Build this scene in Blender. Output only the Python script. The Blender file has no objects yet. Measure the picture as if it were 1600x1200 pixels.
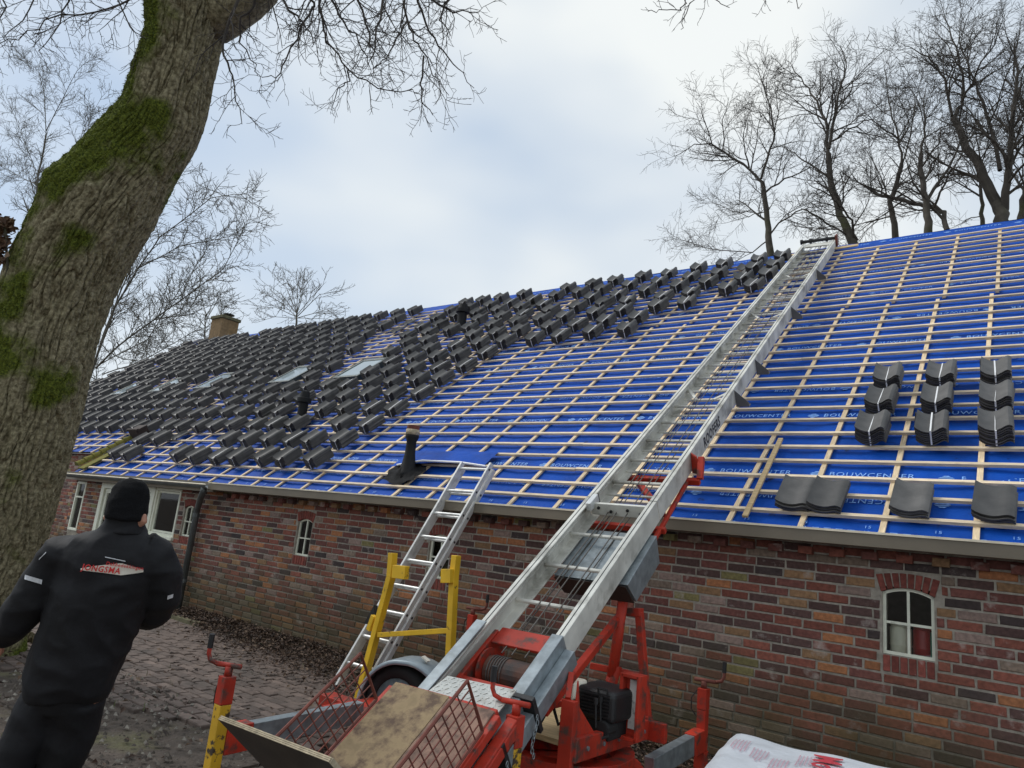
import bpy, bmesh, math, random
from mathutils import Vector, Matrix, noise
scene = bpy.context.scene
# ------------------------------------------------------------------ camera, sky, sun, exposure
CAM_H = 1.674
YAW, PITCH, ROLL, FPX = math.radians(-37.691), math.radians(11.9345), math.radians(-5.952), 1088.0
_f = Vector((math.sin(YAW)*math.cos(PITCH), math.cos(YAW)*math.cos(PITCH), math.sin(PITCH)))
_r = Vector((math.cos(YAW), -math.sin(YAW), 0.0))
_d = _f.cross(_r)
CR = _r*math.cos(ROLL) + _d*math.sin(ROLL)
CD = -_r*math.sin(ROLL) + _d*math.cos(ROLL)
CF = _f
CAM = Vector((0, 0, CAM_H))
cd = bpy.data.cameras.new('camera'); cam = bpy.data.objects.new('camera', cd)
scene.collection.objects.link(cam)
cd.sensor_width = 36.0; cd.lens = FPX/1600*36.0; cd.clip_start = 0.05; cd.clip_end = 2000
m = Matrix.Identity(4)
for i in range(3):
    m[i][0], m[i][1], m[i][2] = CR[i], -CD[i], -CF[i]
m.translation = CAM
cam.matrix_world = m
scene.camera = cam
scene.render.resolution_x, scene.render.resolution_y = 1024, 768
scene.view_settings.view_transform = 'Standard'; scene.view_settings.look = 'None'
scene.view_settings.gamma = 1.0; scene.view_settings.use_curve_mapping = False
scene.view_settings.exposure = 0.5
SUN_AZ, SUN_EL = math.radians(-105), math.radians(48)      # azimuth from +Y towards +X
world = bpy.data.worlds.new('World'); scene.world = world; world.use_nodes = True
wn, wl = world.node_tree.nodes, world.node_tree.links
wn.clear()
def N(nodes, typ, **kw):
    n = nodes.new(typ)
    for k, v in kw.items():
        setattr(n, k, v)
    return n
wo = N(wn, 'ShaderNodeOutputWorld'); wb = N(wn, 'ShaderNodeBackground'); wb.inputs[1].default_value = 0.1
sk = N(wn, 'ShaderNodeTexSky', sky_type='NISHITA', sun_disc=False, sun_elevation=SUN_EL, sun_rotation=SUN_AZ)
tc = N(wn, 'ShaderNodeTexCoord'); mp = N(wn, 'ShaderNodeMapping'); mp.inputs['Scale'].default_value = (1.0, 1.0, 2.2)
nz = N(wn, 'ShaderNodeTexNoise'); nz.inputs['Scale'].default_value = 1.5; nz.inputs['Detail'].default_value = 3.5; nz.inputs['Roughness'].default_value = 0.45
rp = N(wn, 'ShaderNodeValToRGB'); rp.color_ramp.elements[0].position = 0.38; rp.color_ramp.elements[1].position = 0.64
rp.color_ramp.elements[0].color = (0.80, 0.80, 0.80, 1); rp.color_ramp.elements[1].color = (1, 1, 1, 1)
rc = N(wn, 'ShaderNodeValToRGB'); rc.color_ramp.elements[0].position = 0.34; rc.color_ramp.elements[1].position = 0.62
rc.color_ramp.elements[0].color = (0.36, 0.45, 0.565, 1); rc.color_ramp.elements[1].color = (0.64, 0.665, 0.665, 1)
mul = N(wn, 'ShaderNodeMixRGB', blend_type='MULTIPLY'); mul.inputs[0].default_value = 1.0; mul.inputs[2].default_value = (10, 10, 10, 1)
mx = N(wn, 'ShaderNodeMixRGB')
wl.new(tc.outputs['Generated'], mp.inputs[0]); wl.new(mp.outputs[0], nz.inputs['Vector'])
wl.new(nz.outputs['Fac'], rp.inputs[0]); wl.new(nz.outputs['Fac'], rc.inputs[0]); wl.new(rc.outputs[0], mul.inputs[1])
wl.new(rp.outputs[0], mx.inputs[0]); wl.new(sk.outputs[0], mx.inputs[1]); wl.new(mul.outputs[0], mx.inputs[2])
wl.new(mx.outputs[0], wb.inputs[0]); wl.new(wb.outputs[0], wo.inputs[0])
sl = bpy.data.lights.new('sun', 'SUN'); sl.energy = 1.3; sl.angle = math.radians(25); sl.color = (1, 0.97, 0.92)
so = bpy.data.objects.new('sun', sl); scene.collection.objects.link(so)
sdir = Vector((math.sin(SUN_AZ)*math.cos(SUN_EL), math.cos(SUN_AZ)*math.cos(SUN_EL), math.sin(SUN_EL)))
so.rotation_euler = sdir.to_track_quat('Z', 'Y').to_euler(); so.location = (0, 0, 30)

# ------------------------------------------------------------------ helpers
rng = random.Random(7)
COL = scene.collection
def ray(px, py):
    return CF + CR*((px-800)/FPX) + CD*((py-600)/FPX)
def at(px, py, Y):                      # photo pixel -> point on the upright plane y = Y
    d = ray(px, py); return CAM + d*(Y/d.y)
def atz(px, py, Z):                     # photo pixel -> point at height Z
    d = ray(px, py); return CAM + d*((Z-CAM_H)/d.z)
def atd(px, py, dep):                   # photo pixel -> point at distance dep along the view axis
    return CAM + ray(px, py)*dep
def proj(p):
    v = Vector(p)-CAM; z = v.dot(CF)
    return 800+FPX*v.dot(CR)/z, 600+FPX*v.dot(CD)/z, z
BE = math.radians(37.6)
RP0 = Vector((0, 5.86, 1.929)); RU = Vector((0, math.cos(BE), math.sin(BE))); RN = Vector((0, -math.sin(BE), math.cos(BE)))
def roofp(X, s, off=0.0):
    return RP0 + RU*s + RN*off + Vector((X, 0, 0))
def px_roof(px, py, off=0.0):
    d = ray(px, py); t = ((RP0+RN*off-CAM).dot(RN))/d.dot(RN); P = CAM+d*t
    return P.x, (P-RP0).dot(RU)
XV, YV, ZV = Vector((1, 0, 0)), Vector((0, 1, 0)), Vector((0, 0, 1))

def wmat(o):
    M_ = o.matrix_basis.copy()
    while o.parent is not None:
        o = o.parent; M_ = o.matrix_basis @ M_
    return M_
def tag(o, label=None, cat=None, group=None, kind=None):
    if label: o['label'] = label
    if cat: o['category'] = cat
    if group: o['group'] = group
    if kind: o['kind'] = kind
    return o
def thing(name, label, cat, loc=(0, 0, 0), group=None):
    o = bpy.data.objects.new(name, None); COL.objects.link(o); o.location = loc
    o.empty_display_size = 0.1
    return tag(o, label, cat, group)

class MB:
    def __init__(s): s.v = []; s.f = []; s.c = []
    def add(s, vs, fs, col=None):
        b = len(s.v); s.v += [Vector(v) for v in vs]
        s.f += [tuple(b+i for i in f) for f in fs]; s.c += [col]*len(fs); return s
    def box(s, c, size, ax=None, col=None):
        c = Vector(c); ax = ax or (XV, YV, ZV); hx, hy, hz = (ax[i]*(size[i]/2) for i in range(3))
        vs = [c+hx*a+hy*b+hz*e for a in (-1, 1) for b in (-1, 1) for e in (-1, 1)]
        return s.add(vs, [(0, 1, 3, 2), (4, 6, 7, 5), (0, 4, 5, 1), (2, 3, 7, 6), (0, 2, 6, 4), (1, 5, 7, 3)], col)
    def bx(s, x0, x1, y0, y1, z0, z1, col=None):
        return s.box(((x0+x1)/2, (y0+y1)/2, (z0+z1)/2), (abs(x1-x0), abs(y1-y0), abs(z1-z0)), None, col)
    def bar(s, p, q, w, h, up=None, col=None):
        p, q = Vector(p), Vector(q); d = (q-p); L = d.length; d.normalize()
        up = Vector(up) if up else ZV
        if abs(d.dot(up)) > 0.98: up = XV
        a = d.cross(up).normalized(); b = a.cross(d)
        return s.box((p+q)/2, (L, w, h), (d, a, b), col)
    def tube(s, pts, rad, n=8, cap=True, col=None, start=None):
        pts = [Vector(p) for p in pts]; k = len(pts)
        if not hasattr(rad, '__len__'): rad = [rad]*k
        t = (pts[1]-pts[0]).normalized(); a = t.orthogonal().normalized()
        base = len(s.v)
        for i in range(k):
            t2 = (pts[min(i+1, k-1)]-pts[max(i-1, 0)])
            if t2.length > 1e-9: t = t2.normalized()
            a = (a - t*a.dot(t))
            a = a.normalized() if a.length > 1e-6 else t.orthogonal().normalized()
            b = t.cross(a); r = rad[i]
            for j in range(n):
                an = 2*math.pi*j/n
                s.v.append(pts[i]+a*(r*math.cos(an))+b*(r*math.sin(an)))
        for i in range(k-1):
            for j in range(n):
                j2 = (j+1) % n
                s.f.append((base+i*n+j, base+i*n+j2, base+(i+1)*n+j2, base+(i+1)*n+j)); s.c.append(col)
        if cap and n > 3:
            s.f.append(tuple(base+j for j in range(n-1, -1, -1))); s.c.append(col)
            s.f.append(tuple(base+(k-1)*n+j for j in range(n))); s.c.append(col)
        return s
    def loft(s, rings, cap=True, closed=True, col=None):
        base = len(s.v); n = len(rings[0]); k = len(rings)
        for r in rings: s.v += [Vector(p) for p in r]
        for i in range(k-1):
            for j in range(n if closed else n-1):
                j2 = (j+1) % n
                s.f.append((base+i*n+j, base+i*n+j2, base+(i+1)*n+j2, base+(i+1)*n+j)); s.c.append(col)
        if cap and closed:
            s.f.append(tuple(base+j for j in range(n-1, -1, -1))); s.c.append(col)
            s.f.append(tuple(base+(k-1)*n+j for j in range(n))); s.c.append(col)
        return s
    def prism(s, poly, ext, col=None):          # poly: list of points, ext: extrusion vector
        poly = [Vector(p) for p in poly]; ext = Vector(ext)
        return s.loft([poly, [p+ext for p in poly]], col=col)
    def build(s, name, mat, parent=None, smooth=False, bevel=0.0, kind=None, seg=2):
        me = bpy.data.meshes.new(name)
        vs = s.v
        if parent is not None:
            iw = wmat(parent).inverted(); vs = [iw @ v for v in vs]
        me.from_pydata([tuple(v) for v in vs], [], s.f)
        if any(c is not None for c in s.c):
            at_ = me.color_attributes.new('Col', 'FLOAT_COLOR', 'CORNER')
            buf = []
            for p, c in zip(me.polygons, s.c):
                c = c or (0.5, 0.5, 0.5); buf += [c[0], c[1], c[2], 1.0]*p.loop_total
            at_.data.foreach_set('color', buf)
        if smooth: me.polygons.foreach_set('use_smooth', [True]*len(me.polygons))
        me.materials.append(mat)
        bm = bmesh.new(); bm.from_mesh(me); bmesh.ops.recalc_face_normals(bm, faces=bm.faces); bm.to_mesh(me); bm.free()
        o = bpy.data.objects.new(name, me); COL.objects.link(o)
        if parent is not None: o.parent = parent
        if bevel:
            b = o.modifiers.new('bevel', 'BEVEL'); b.width = bevel; b.segments = seg; b.limit_method = 'ANGLE'; b.angle_limit = math.radians(40)
        if kind: o['kind'] = kind
        return o
def clone(o, parent=None):
    c = o.copy(); COL.objects.link(c); c.parent = parent
    if parent is not None: c.matrix_parent_inverse = Matrix.Identity(4)
    for ch in list(o.children): clone(ch, c)
    return c
_txt = {}
def text_geo(body, size=1.0, bold=0.0):
    key = (body, bold)
    if key not in _txt:
        cu = bpy.data.curves.new('t', 'FONT'); cu.body = body; cu.size = 1.0; cu.resolution_u = 2
        cu.offset = bold; cu.space_character = 1.12
        ob = bpy.data.objects.new('t', cu); COL.objects.link(ob)
        dg = bpy.context.evaluated_depsgraph_get(); me = ob.evaluated_get(dg).to_mesh()
        vs = [v.co.copy() for v in me.vertices]; fs = [tuple(p.vertices) for p in me.polygons]
        ob.evaluated_get(dg).to_mesh_clear(); bpy.data.objects.remove(ob); bpy.data.curves.remove(cu)
        _txt[key] = (vs, fs)
    vs, fs = _txt[key]
    return [v*size for v in vs], fs
def put_text(mb, body, size, org, ux, uy, width=None, bold=0.0):
    vs, fs = text_geo(body, size, bold)
    w = max(v.x for v in vs); k = (width/w) if width else 1.0
    mb.add([org+ux*(v.x*k)+uy*v.y for v in vs], fs)

# ------------------------------------------------------------------ materials
def mat(name, col, rough=0.7, metal=0.0, var=0.18, scale=6.0, bump=0.15, bscale=80.0, col2=None, thr=0.6, soft=0.1, s2=5.0,
        attr=False, rand=0.0, stretch=None, spec=0.5, detail=4.0, bdist=0.01, obj=False):
    m_ = bpy.data.materials.new(name); m_.use_nodes = True
    n, l = m_.node_tree.nodes, m_.node_tree.links
    b = n['Principled BSDF']; b.inputs['Roughness'].default_value = rough; b.inputs['Metallic'].default_value = metal
    b.inputs['Specular IOR Level'].default_value = spec
    if obj: vec = N(n, 'ShaderNodeTexCoord').outputs['Object']
    else: vec = N(n, 'ShaderNodeNewGeometry').outputs['Position']
    if stretch:
        mp_ = N(n, 'ShaderNodeMapping'); mp_.inputs['Scale'].default_value = stretch; l.new(vec, mp_.inputs[0]); vec = mp_.outputs[0]
    no = N(n, 'ShaderNodeTexNoise'); no.inputs['Scale'].default_value = scale; no.inputs['Detail'].default_value = detail; l.new(vec, no.inputs['Vector'])
    mr = N(n, 'ShaderNodeMapRange'); mr.inputs[1].default_value = 0.3; mr.inputs[2].default_value = 0.7
    mr.inputs[3].default_value = 1-var; mr.inputs[4].default_value = 1+var; l.new(no.outputs['Fac'], mr.inputs[0])
    if attr:
        a = N(n, 'ShaderNodeVertexColor'); a.layer_name = 'Col'; base = a.outputs[0]
    else:
        rgb = N(n, 'ShaderNodeRGB'); rgb.outputs[0].default_value = (*col, 1); base = rgb.outputs[0]
    if rand:
        oi = N(n, 'ShaderNodeObjectInfo'); mr2 = N(n, 'ShaderNodeMapRange'); mr2.inputs[3].default_value = 1-rand; mr2.inputs[4].default_value = 1+rand
        l.new(oi.outputs['Random'], mr2.inputs[0])
        mu = N(n, 'ShaderNodeMath', operation='MULTIPLY'); l.new(mr.outputs[0], mu.inputs[0]); l.new(mr2.outputs[0], mu.inputs[1]); f_ = mu.outputs[0]
    else: f_ = mr.outputs[0]
    v = N(n, 'ShaderNodeVectorMath', operation='SCALE'); l.new(base, v.inputs[0]); l.new(f_, v.inputs['Scale'])
    out = v.outputs[0]
    if col2:
        n2 = N(n, 'ShaderNodeTexNoise'); n2.inputs['Scale'].default_value = s2; n2.inputs['Detail'].default_value = 6.0; n2.inputs['Roughness'].default_value = 0.62; l.new(vec, n2.inputs['Vector'])
        r2 = N(n, 'ShaderNodeMapRange'); r2.inputs[1].default_value = thr-soft; r2.inputs[2].default_value = thr+soft; l.new(n2.outputs['Fac'], r2.inputs[0])
        mi = N(n, 'ShaderNodeMixRGB'); mi.inputs[2].default_value = (*col2, 1); l.new(r2.outputs[0], mi.inputs[0]); l.new(out, mi.inputs[1]); out = mi.outputs[0]
    l.new(out, b.inputs['Base Color'])
    if bump:
        nb = N(n, 'ShaderNodeTexNoise'); nb.inputs['Scale'].default_value = bscale; nb.inputs['Detail'].default_value = 4; l.new(vec, nb.inputs['Vector'])
        bp = N(n, 'ShaderNodeBump'); bp.inputs['Strength'].default_value = bump; bp.inputs['Distance'].default_value = bdist
        l.new(nb.outputs['Fac'], bp.inputs['Height']); l.new(bp.outputs[0], b.inputs['Normal'])
    m_['nodes_out'] = 1
    return m_
def add_low_stain(m_, col, z0, z1, amount=0.85, nscale=2.5):
    """algae / damp with an irregular upper edge: world height plus noise"""
    n, l = m_.node_tree.nodes, m_.node_tree.links; b = n['Principled BSDF']
    src = b.inputs['Base Color'].links[0].from_socket
    g = N(n, 'ShaderNodeNewGeometry'); sx = N(n, 'ShaderNodeSeparateXYZ'); l.new(g.outputs['Position'], sx.inputs[0])
    no = N(n, 'ShaderNodeTexNoise'); no.inputs['Scale'].default_value = nscale; no.inputs['Detail'].default_value = 5; l.new(g.outputs['Position'], no.inputs['Vector'])
    ma = N(n, 'ShaderNodeMath', operation='MULTIPLY_ADD'); ma.inputs[1].default_value = -1.3; l.new(no.outputs['Fac'], ma.inputs[0]); l.new(sx.outputs[2], ma.inputs[2])
    r = N(n, 'ShaderNodeMapRange'); r.inputs[1].default_value = z0-0.65; r.inputs[2].default_value = z1-0.65; r.inputs[3].default_value = amount; r.inputs[4].default_value = 0.0
    l.new(ma.outputs[0], r.inputs[0])
    mi = N(n, 'ShaderNodeMixRGB'); mi.inputs[2].default_value = (*col, 1); l.new(r.outputs[0], mi.inputs[0]); l.new(src, mi.inputs[1]); l.new(mi.outputs[0], b.inputs['Base Color'])
def glass_mat():
    m_ = bpy.data.materials.new('window_glass'); m_.use_nodes = True
    n, l = m_.node_tree.nodes, m_.node_tree.links; n.clear()
    o = N(n, 'ShaderNodeOutputMaterial'); t = N(n, 'ShaderNodeBsdfTransparent'); g = N(n, 'ShaderNodeBsdfGlossy'); g.inputs['Roughness'].default_value = 0.03
    t.inputs[0].default_value = (0.95, 0.97, 0.96, 1)
    fr = N(n, 'ShaderNodeFresnel'); fr.inputs[0].default_value = 1.5; mx_ = N(n, 'ShaderNodeMixShader')
    l.new(fr.outputs[0], mx_.inputs[0]); l.new(t.outputs[0], mx_.inputs[1]); l.new(g.outputs[0], mx_.inputs[2]); l.new(mx_.outputs[0], o.inputs[0])
    return m_
MT = {}
MT['brick'] = mat('brick_clay', (0.2, 0.08, 0.06), 0.9, attr=True, var=0.28, scale=35, bump=0.5, bscale=140, bdist=0.006, col2=(0.46, 0.40, 0.36), thr=0.66, soft=0.07, s2=4.5)
add_low_stain(MT['brick'], (0.062, 0.052, 0.018), 0.25, 1.05, 0.72)
MT['mortar'] = mat('lime_mortar', (0.35, 0.315, 0.265), 0.95, var=0.25, scale=25, bump=0.5, bscale=160)
add_low_stain(MT['mortar'], (0.06, 0.054, 0.022), 0.25, 1.05, 0.8)
MT['arch'] = mat('arch_clay', (0.22, 0.06, 0.045), 0.9, var=0.3, scale=30, bump=0.4, bscale=140, rand=0.25, col2=(0.4, 0.33, 0.3), thr=0.68, soft=0.06, s2=9)
MT['underlay'] = mat('blue_membrane', (0.003, 0.064, 0.37), 0.66, var=0.22, scale=3.0, bump=0.5, bscale=11, col2=(0.012, 0.02, 0.05), thr=0.69, soft=0.06, s2=7.0, bdist=0.025, spec=0.14)
MT['print'] = mat('pale_print', (0.20, 0.40, 0.80), 0.6, var=0.35, scale=30, bump=0)
MT['batten'] = mat('pine_batten', (0.70, 0.57, 0.40), 0.75, var=0.22, scale=9, bump=0.2, bscale=60, stretch=(1, 8, 8), rand=0.18, col2=(0.35, 0.22, 0.12), thr=0.66, soft=0.05, s2=8)
MT['counter'] = mat('pine_counter_batten', (0.72, 0.56, 0.36), 0.75, var=0.2, scale=9, bump=0.2, bscale=60, stretch=(8, 1, 1), rand=0.15, col2=(0.38, 0.24, 0.12), thr=0.68, soft=0.05, s2=7)
MT['tile'] = mat('dark_clay_tile', (0.074, 0.070, 0.066), 0.5, var=0.25, scale=9, bump=0.12, bscale=60, rand=0.28, spec=0.5)
MT['strap'] = mat('white_strap', (0.8, 0.8, 0.8), 0.4, var=0.05, bump=0)
MT['gutter'] = mat('taupe_gutter', (0.17, 0.142, 0.103), 0.5, var=0.12, scale=3, bump=0.05)
MT['cream'] = mat('cream_edge', (0.80, 0.72, 0.56), 0.5, var=0.15, scale=8, bump=0)
MT['zinc'] = mat('dark_zinc', (0.10, 0.11, 0.11), 0.45, 0.3, var=0.2, scale=6, bump=0.05)
MT['frame'] = mat('cream_paint', (0.78, 0.79, 0.66), 0.45, var=0.1, scale=9, bump=0.08, col2=(0.2, 0.2, 0.14), thr=0.72, s2=9)
MT['glass'] = glass_mat()
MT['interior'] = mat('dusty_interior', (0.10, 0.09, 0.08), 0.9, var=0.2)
MT['alu'] = mat('worn_aluminium', (0.65, 0.64, 0.58), 0.5, 0.15, var=0.2, scale=5, bump=0.08, bscale=40, col2=(0.27, 0.26, 0.22), thr=0.60, soft=0.1, s2=3.5)
MT['alu2'] = mat('bright_aluminium', (0.66, 0.67, 0.66), 0.42, 0.3, var=0.1, scale=9, bump=0.04, col2=(0.32, 0.32, 0.3), thr=0.66, s2=5)
MT['galv'] = mat('galvanised_steel', (0.30, 0.34, 0.36), 0.45, 0.55, var=0.22, scale=16, bump=0.05, col2=(0.18, 0.2, 0.2), thr=0.62, s2=5)
MT['red'] = mat('worn_red_paint', (0.43, 0.034, 0.016), 0.52, spec=0.35, var=0.3, scale=4, bump=0.12, bscale=50, col2=(0.085, 0.05, 0.04), thr=0.58, soft=0.07, s2=10)
MT['rust'] = mat('rusty_red_wire', (0.16, 0.045, 0.03), 0.75, var=0.3, scale=14, bump=0.1)
MT['yellow'] = mat('worn_yellow_paint', (0.72, 0.44, 0.02), 0.5, var=0.15, scale=5, bump=0.08, col2=(0.09, 0.06, 0.03), thr=0.66, soft=0.03, s2=11)
MT['yellow_worn'] = mat('chipped_yellow_paint', (0.62, 0.36, 0.02), 0.5, var=0.15, scale=5, bump=0.1, col2=(0.05, 0.035, 0.025), thr=0.56, soft=0.03, s2=16)
MT['black'] = mat('black_plastic', (0.014, 0.014, 0.015), 0.5, var=0.3, bump=0.1)
MT['rubber'] = mat('tyre_rubber', (0.012, 0.012, 0.012), 0.85, var=0.3, bump=0.2)
MT['vent'] = mat('black_vent', (0.012, 0.012, 0.013), 0.6, spec=0.25, var=0.3, bump=0.15, bscale=25)
MT['lead'] = mat('black_flashing', (0.010, 0.010, 0.011), 0.8, spec=0.15, var=0.4, scale=14, bump=0.6, bscale=18, bdist=0.02)
MT['plypale'] = mat('muddy_plywood', (0.36, 0.26, 0.14), 0.8, var=0.3, scale=9, bump=0.2, bscale=50, col2=(0.12, 0.075, 0.048), thr=0.52, soft=0.09, s2=9)
MT['plyred'] = mat('red_stained_plywood', (0.27, 0.16, 0.115), 0.8, var=0.3, scale=12, bump=0.2, bscale=50, col2=(0.13, 0.08, 0.06), thr=0.54, soft=0.08, s2=14)
MT['plydark'] = mat('dark_film_plywood', (0.055, 0.042, 0.032), 0.55, var=0.3, scale=6, bump=0.08)
MT['plyedge'] = mat('plywood_edge', (0.42, 0.35, 0.24), 0.8, var=0.3, scale=40, bump=0.1)
MT['checker'] = mat('checker_plate', (0.52, 0.53, 0.50), 0.45, 0.35, var=0.15, scale=9, bump=0.05, col2=(0.32, 0.3, 0.26), thr=0.62, s2=8)
MT['drum'] = mat('rusty_drum', (0.13, 0.055, 0.035), 0.7, 0.2, var=0.35, scale=12, bump=0.15, col2=(0.04, 0.04, 0.04), thr=0.56, s2=4)
MT['cable'] = mat('steel_cable', (0.12, 0.11, 0.10), 0.6, 0.4, var=0.2, bump=0)
MT['beige'] = mat('beige_plastic', (0.82, 0.77, 0.63), 0.5, var=0.12, bump=0.05)
MT['label'] = mat('white_sticker', (0.7, 0.68, 0.64), 0.5, var=0.12, scale=20, bump=0, col2=(0.2, 0.2, 0.2), thr=0.62, s2=26)
MT['cloth'] = mat('black_workwear', (0.0085, 0.0085, 0.0105), 0.72, var=0.3, scale=7, bump=0.3, bscale=24, bdist=0.012, spec=0.35)
MT['knit'] = mat('black_knit', (0.006, 0.006, 0.007), 0.95, var=0.3, bump=0.5, bscale=170, spec=0.2)
MT['skin'] = mat('skin', (0.42, 0.20, 0.13), 0.55, var=0.1, bump=0.05)
MT['reflect'] = mat('reflective_band', (0.62, 0.63, 0.65), 0.4, var=0.12, scale=80, bump=0.1)
MT['logored'] = mat('logo_red', (0.62, 0.03, 0.03), 0.6, var=0.08, bump=0)
MT['logowhite'] = mat('logo_cream', (0.75, 0.70, 0.60), 0.6, var=0.08, bump=0)
MT['foil'] = mat('white_foil', (0.66, 0.69, 0.73), 0.3, var=0.08, scale=4, bump=0.35, bscale=9, bdist=0.03)
MT['foilprint'] = mat('red_foil_print', (0.55, 0.05, 0.07), 0.4, var=0.1, bump=0)
MT['foilpale'] = mat('pale_pink_print', (0.52, 0.30, 0.36), 0.4, var=0.1, bump=0)
MT['soil'] = mat('dark_soil', (0.085, 0.066, 0.052), 0.95, var=0.35, scale=6, bump=0.8, bscale=22, bdist=0.03, col2=(0.13, 0.12, 0.06), thr=0.64, soft=0.08, s2=1.6)
MT['paver'] = mat('clay_paver', (0.122, 0.090, 0.074), 0.85, var=0.28, scale=9, bump=0.25, bscale=70, rand=0.3, col2=(0.062, 0.05, 0.042), thr=0.60, soft=0.10, s2=1.8)
MT['leaf'] = mat('dead_leaves', (0.10, 0.06, 0.035), 0.8, attr=True, var=0.25, scale=20, bump=0.2)
MT['moss'] = mat('moss', (0.06, 0.085, 0.012), 0.95, var=0.35, scale=20, bump=0.8, bscale=90, col2=(0.02, 0.03, 0.008), thr=0.6, s2=10)
MT['mosstile'] = mat('mossy_tile', (0.22, 0.19, 0.035), 0.95, var=0.35, scale=14, bump=0.8, bscale=60, col2=(0.07, 0.08, 0.02), thr=0.55, s2=14)
MT['chimney'] = mat('tan_chimney_brick', (0.22, 0.145, 0.07), 0.9, var=0.25, scale=10, bump=0.3)
MT['conc'] = mat('mossy_concrete', (0.12, 0.11, 0.06), 0.9, var=0.3, scale=9, bump=0.3)
MT['twig'] = mat('grey_twig', (0.070, 0.060, 0.050), 0.9, var=0.25, scale=5, bump=0)
MT['twigL'] = mat('pale_grey_green_twig', (0.115, 0.106, 0.086), 0.9, var=0.25, scale=5, bump=0)
MT['greybark'] = mat('dark_bark', (0.085, 0.075, 0.06), 0.95, var=0.3, scale=5, bump=0.5, bscale=14, bdist=0.03, col2=(0.06, 0.065, 0.025), thr=0.58, s2=1.5)
MT['verge'] = mat('grey_verge', (0.19, 0.19, 0.20), 0.6, var=0.15)
MT['brown_box'] = mat('brown_black_box', (0.035, 0.022, 0.017), 0.8, var=0.3)
MT['bracket'] = mat('grey_sheet_bracket', (0.14, 0.14, 0.14), 0.6, 0.2, var=0.15)
MT['skyglass'] = mat('rooflight_glass', (0.30, 0.36, 0.38), 0.06, 0.0, var=0.05, bump=0, spec=1.0)
MT['skyframe'] = mat('rooflight_frame', (0.06, 0.075, 0.07), 0.4, 0.3, var=0.1, bump=0)
MT['graypaint'] = mat('blue_grey_fender', (0.26, 0.31, 0.34), 0.42, 0.3, var=0.12, scale=6, bump=0.05, col2=(0.38, 0.40, 0.38), thr=0.62, s2=6)
MT['green'] = mat('green_plastic', (0.05, 0.25, 0.17), 0.4, var=0.1)
MT['darkred'] = mat('dark_red_plastic', (0.32, 0.015, 0.015), 0.35, var=0.1)
MT['wood'] = mat('pine_board', (0.52, 0.38, 0.20), 0.75, var=0.25, scale=9, bump=0.15, stretch=(1, 9, 9))

# ------------------------------------------------------------------ ground
def ground_h(x, y):
    h = 0.03*noise.noise(Vector((x*0.6, y*0.6, 0))) + 0.015*noise.noise(Vector((x*2.1, y*2.1, 3)))
    return h
g = MB()
xs = [-400, -150, -60, -32] + [-28+0.22*i for i in range(0, 150)] + [12, 40, 150, 400]
ys = [-400, -120, -40, -12] + [-4+0.22*i for i in range(0, 82)] + [30, 80, 200, 500]
xs = sorted(xs); ys = sorted(ys)
nx = len(xs)
vs = []
def in_pave(x, y): return -14 < x < -4.4 and 2.55 < y < 5.5
for y in ys:
    for x in xs:
        near = -30 < x < 7 and -5 < y < 16
        h = ground_h(x, y)-0.02 if near else -0.02
        if -14.3 < x < -4.1 and 2.3 < y < 5.75: h = -0.06
        if y > 5.75 and near: h = 0.0
        vs.append((x, y, h))
fs = [(j*nx+i, j*nx+i+1, (j+1)*nx+i+1, (j+1)*nx+i) for j in range(len(ys)-1) for i in range(nx-1)]
g.add(vs, fs)
ground = g.build('ground', MT['soil'], None, smooth=True); tag(ground, kind='structure')
# paved yard of clay pavers, running bond, each paver its own piece
bed = MB()
bed.bx(-14.1, -4.35, 2.45, 5.62, -0.20, -0.045)
pavement = bed.build('pavement', MT['soil']); tag(pavement, kind='structure')
pav = []
row = 0; y = 2.56
while y < 5.5:
    x = -14.0+(0.105 if row % 2 else 0)
    while x < -4.45:
        edge = 2.75+0.35*noise.noise(Vector((x*0.7, 1.3, 0)))+max(0, (x+7.0))*0.32
        if y > edge: pav.append((x+0.1, y+0.05))
        x += 0.212
    y += 0.108; row += 1
def paver_geo(mb, x, y, r):
    a = r.uniform(-0.03, 0.03); z = r.uniform(-0.008, 0.004)+0.012*noise.noise(Vector((x*0.9, y*0.9, 5)))
    ax = (Vector((math.cos(a), math.sin(a), 0)), Vector((-math.sin(a), math.cos(a), 0)), Vector((r.uniform(-.02, .02), r.uniform(-.02, .02), 1)).normalized())
    w, d = 0.2+r.uniform(-.006, .003), 0.097+r.uniform(-.005, .003); c = Vector((x, y, z-0.012))
    t0 = [c+ax[0]*(sx*w/2)+ax[1]*(sy*d/2)-ZV*0.05 for sx, sy in ((-1, -1), (1, -1), (1, 1), (-1, 1))]
    t1 = [p+ZV*0.042 for p in t0]
    t2 = [c+ax[0]*(sx*(w/2-.005))+ax[1]*(sy*(d/2-.005)) for sx, sy in ((-1, -1), (1, -1), (1, 1), (-1, 1))]
    mb.loft([t0, t1, t2])
def vis(p, m_=40):
    a, b, z = proj(p); return z > 0.3 and -m_ < a < 1600+m_ and -m_ < b < 1200+m_, z
pr = []
for (x, y) in pav:
    ok, z = vis((x, y, 0)); pr.append((0 if ok else 1, z, x, y))
pr.sort()
rest = MB()
for i, (o_, z, x, y) in enumerate(pr):
    if i < 300:
        b = MB(); paver_geo(b, x, y, rng); b.build('paver', MT['paver'], pavement)
    else: paver_geo(rest, x, y, rng)
rest.build('far_pavers', MT['paver'], pavement, kind='stuff')
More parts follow.
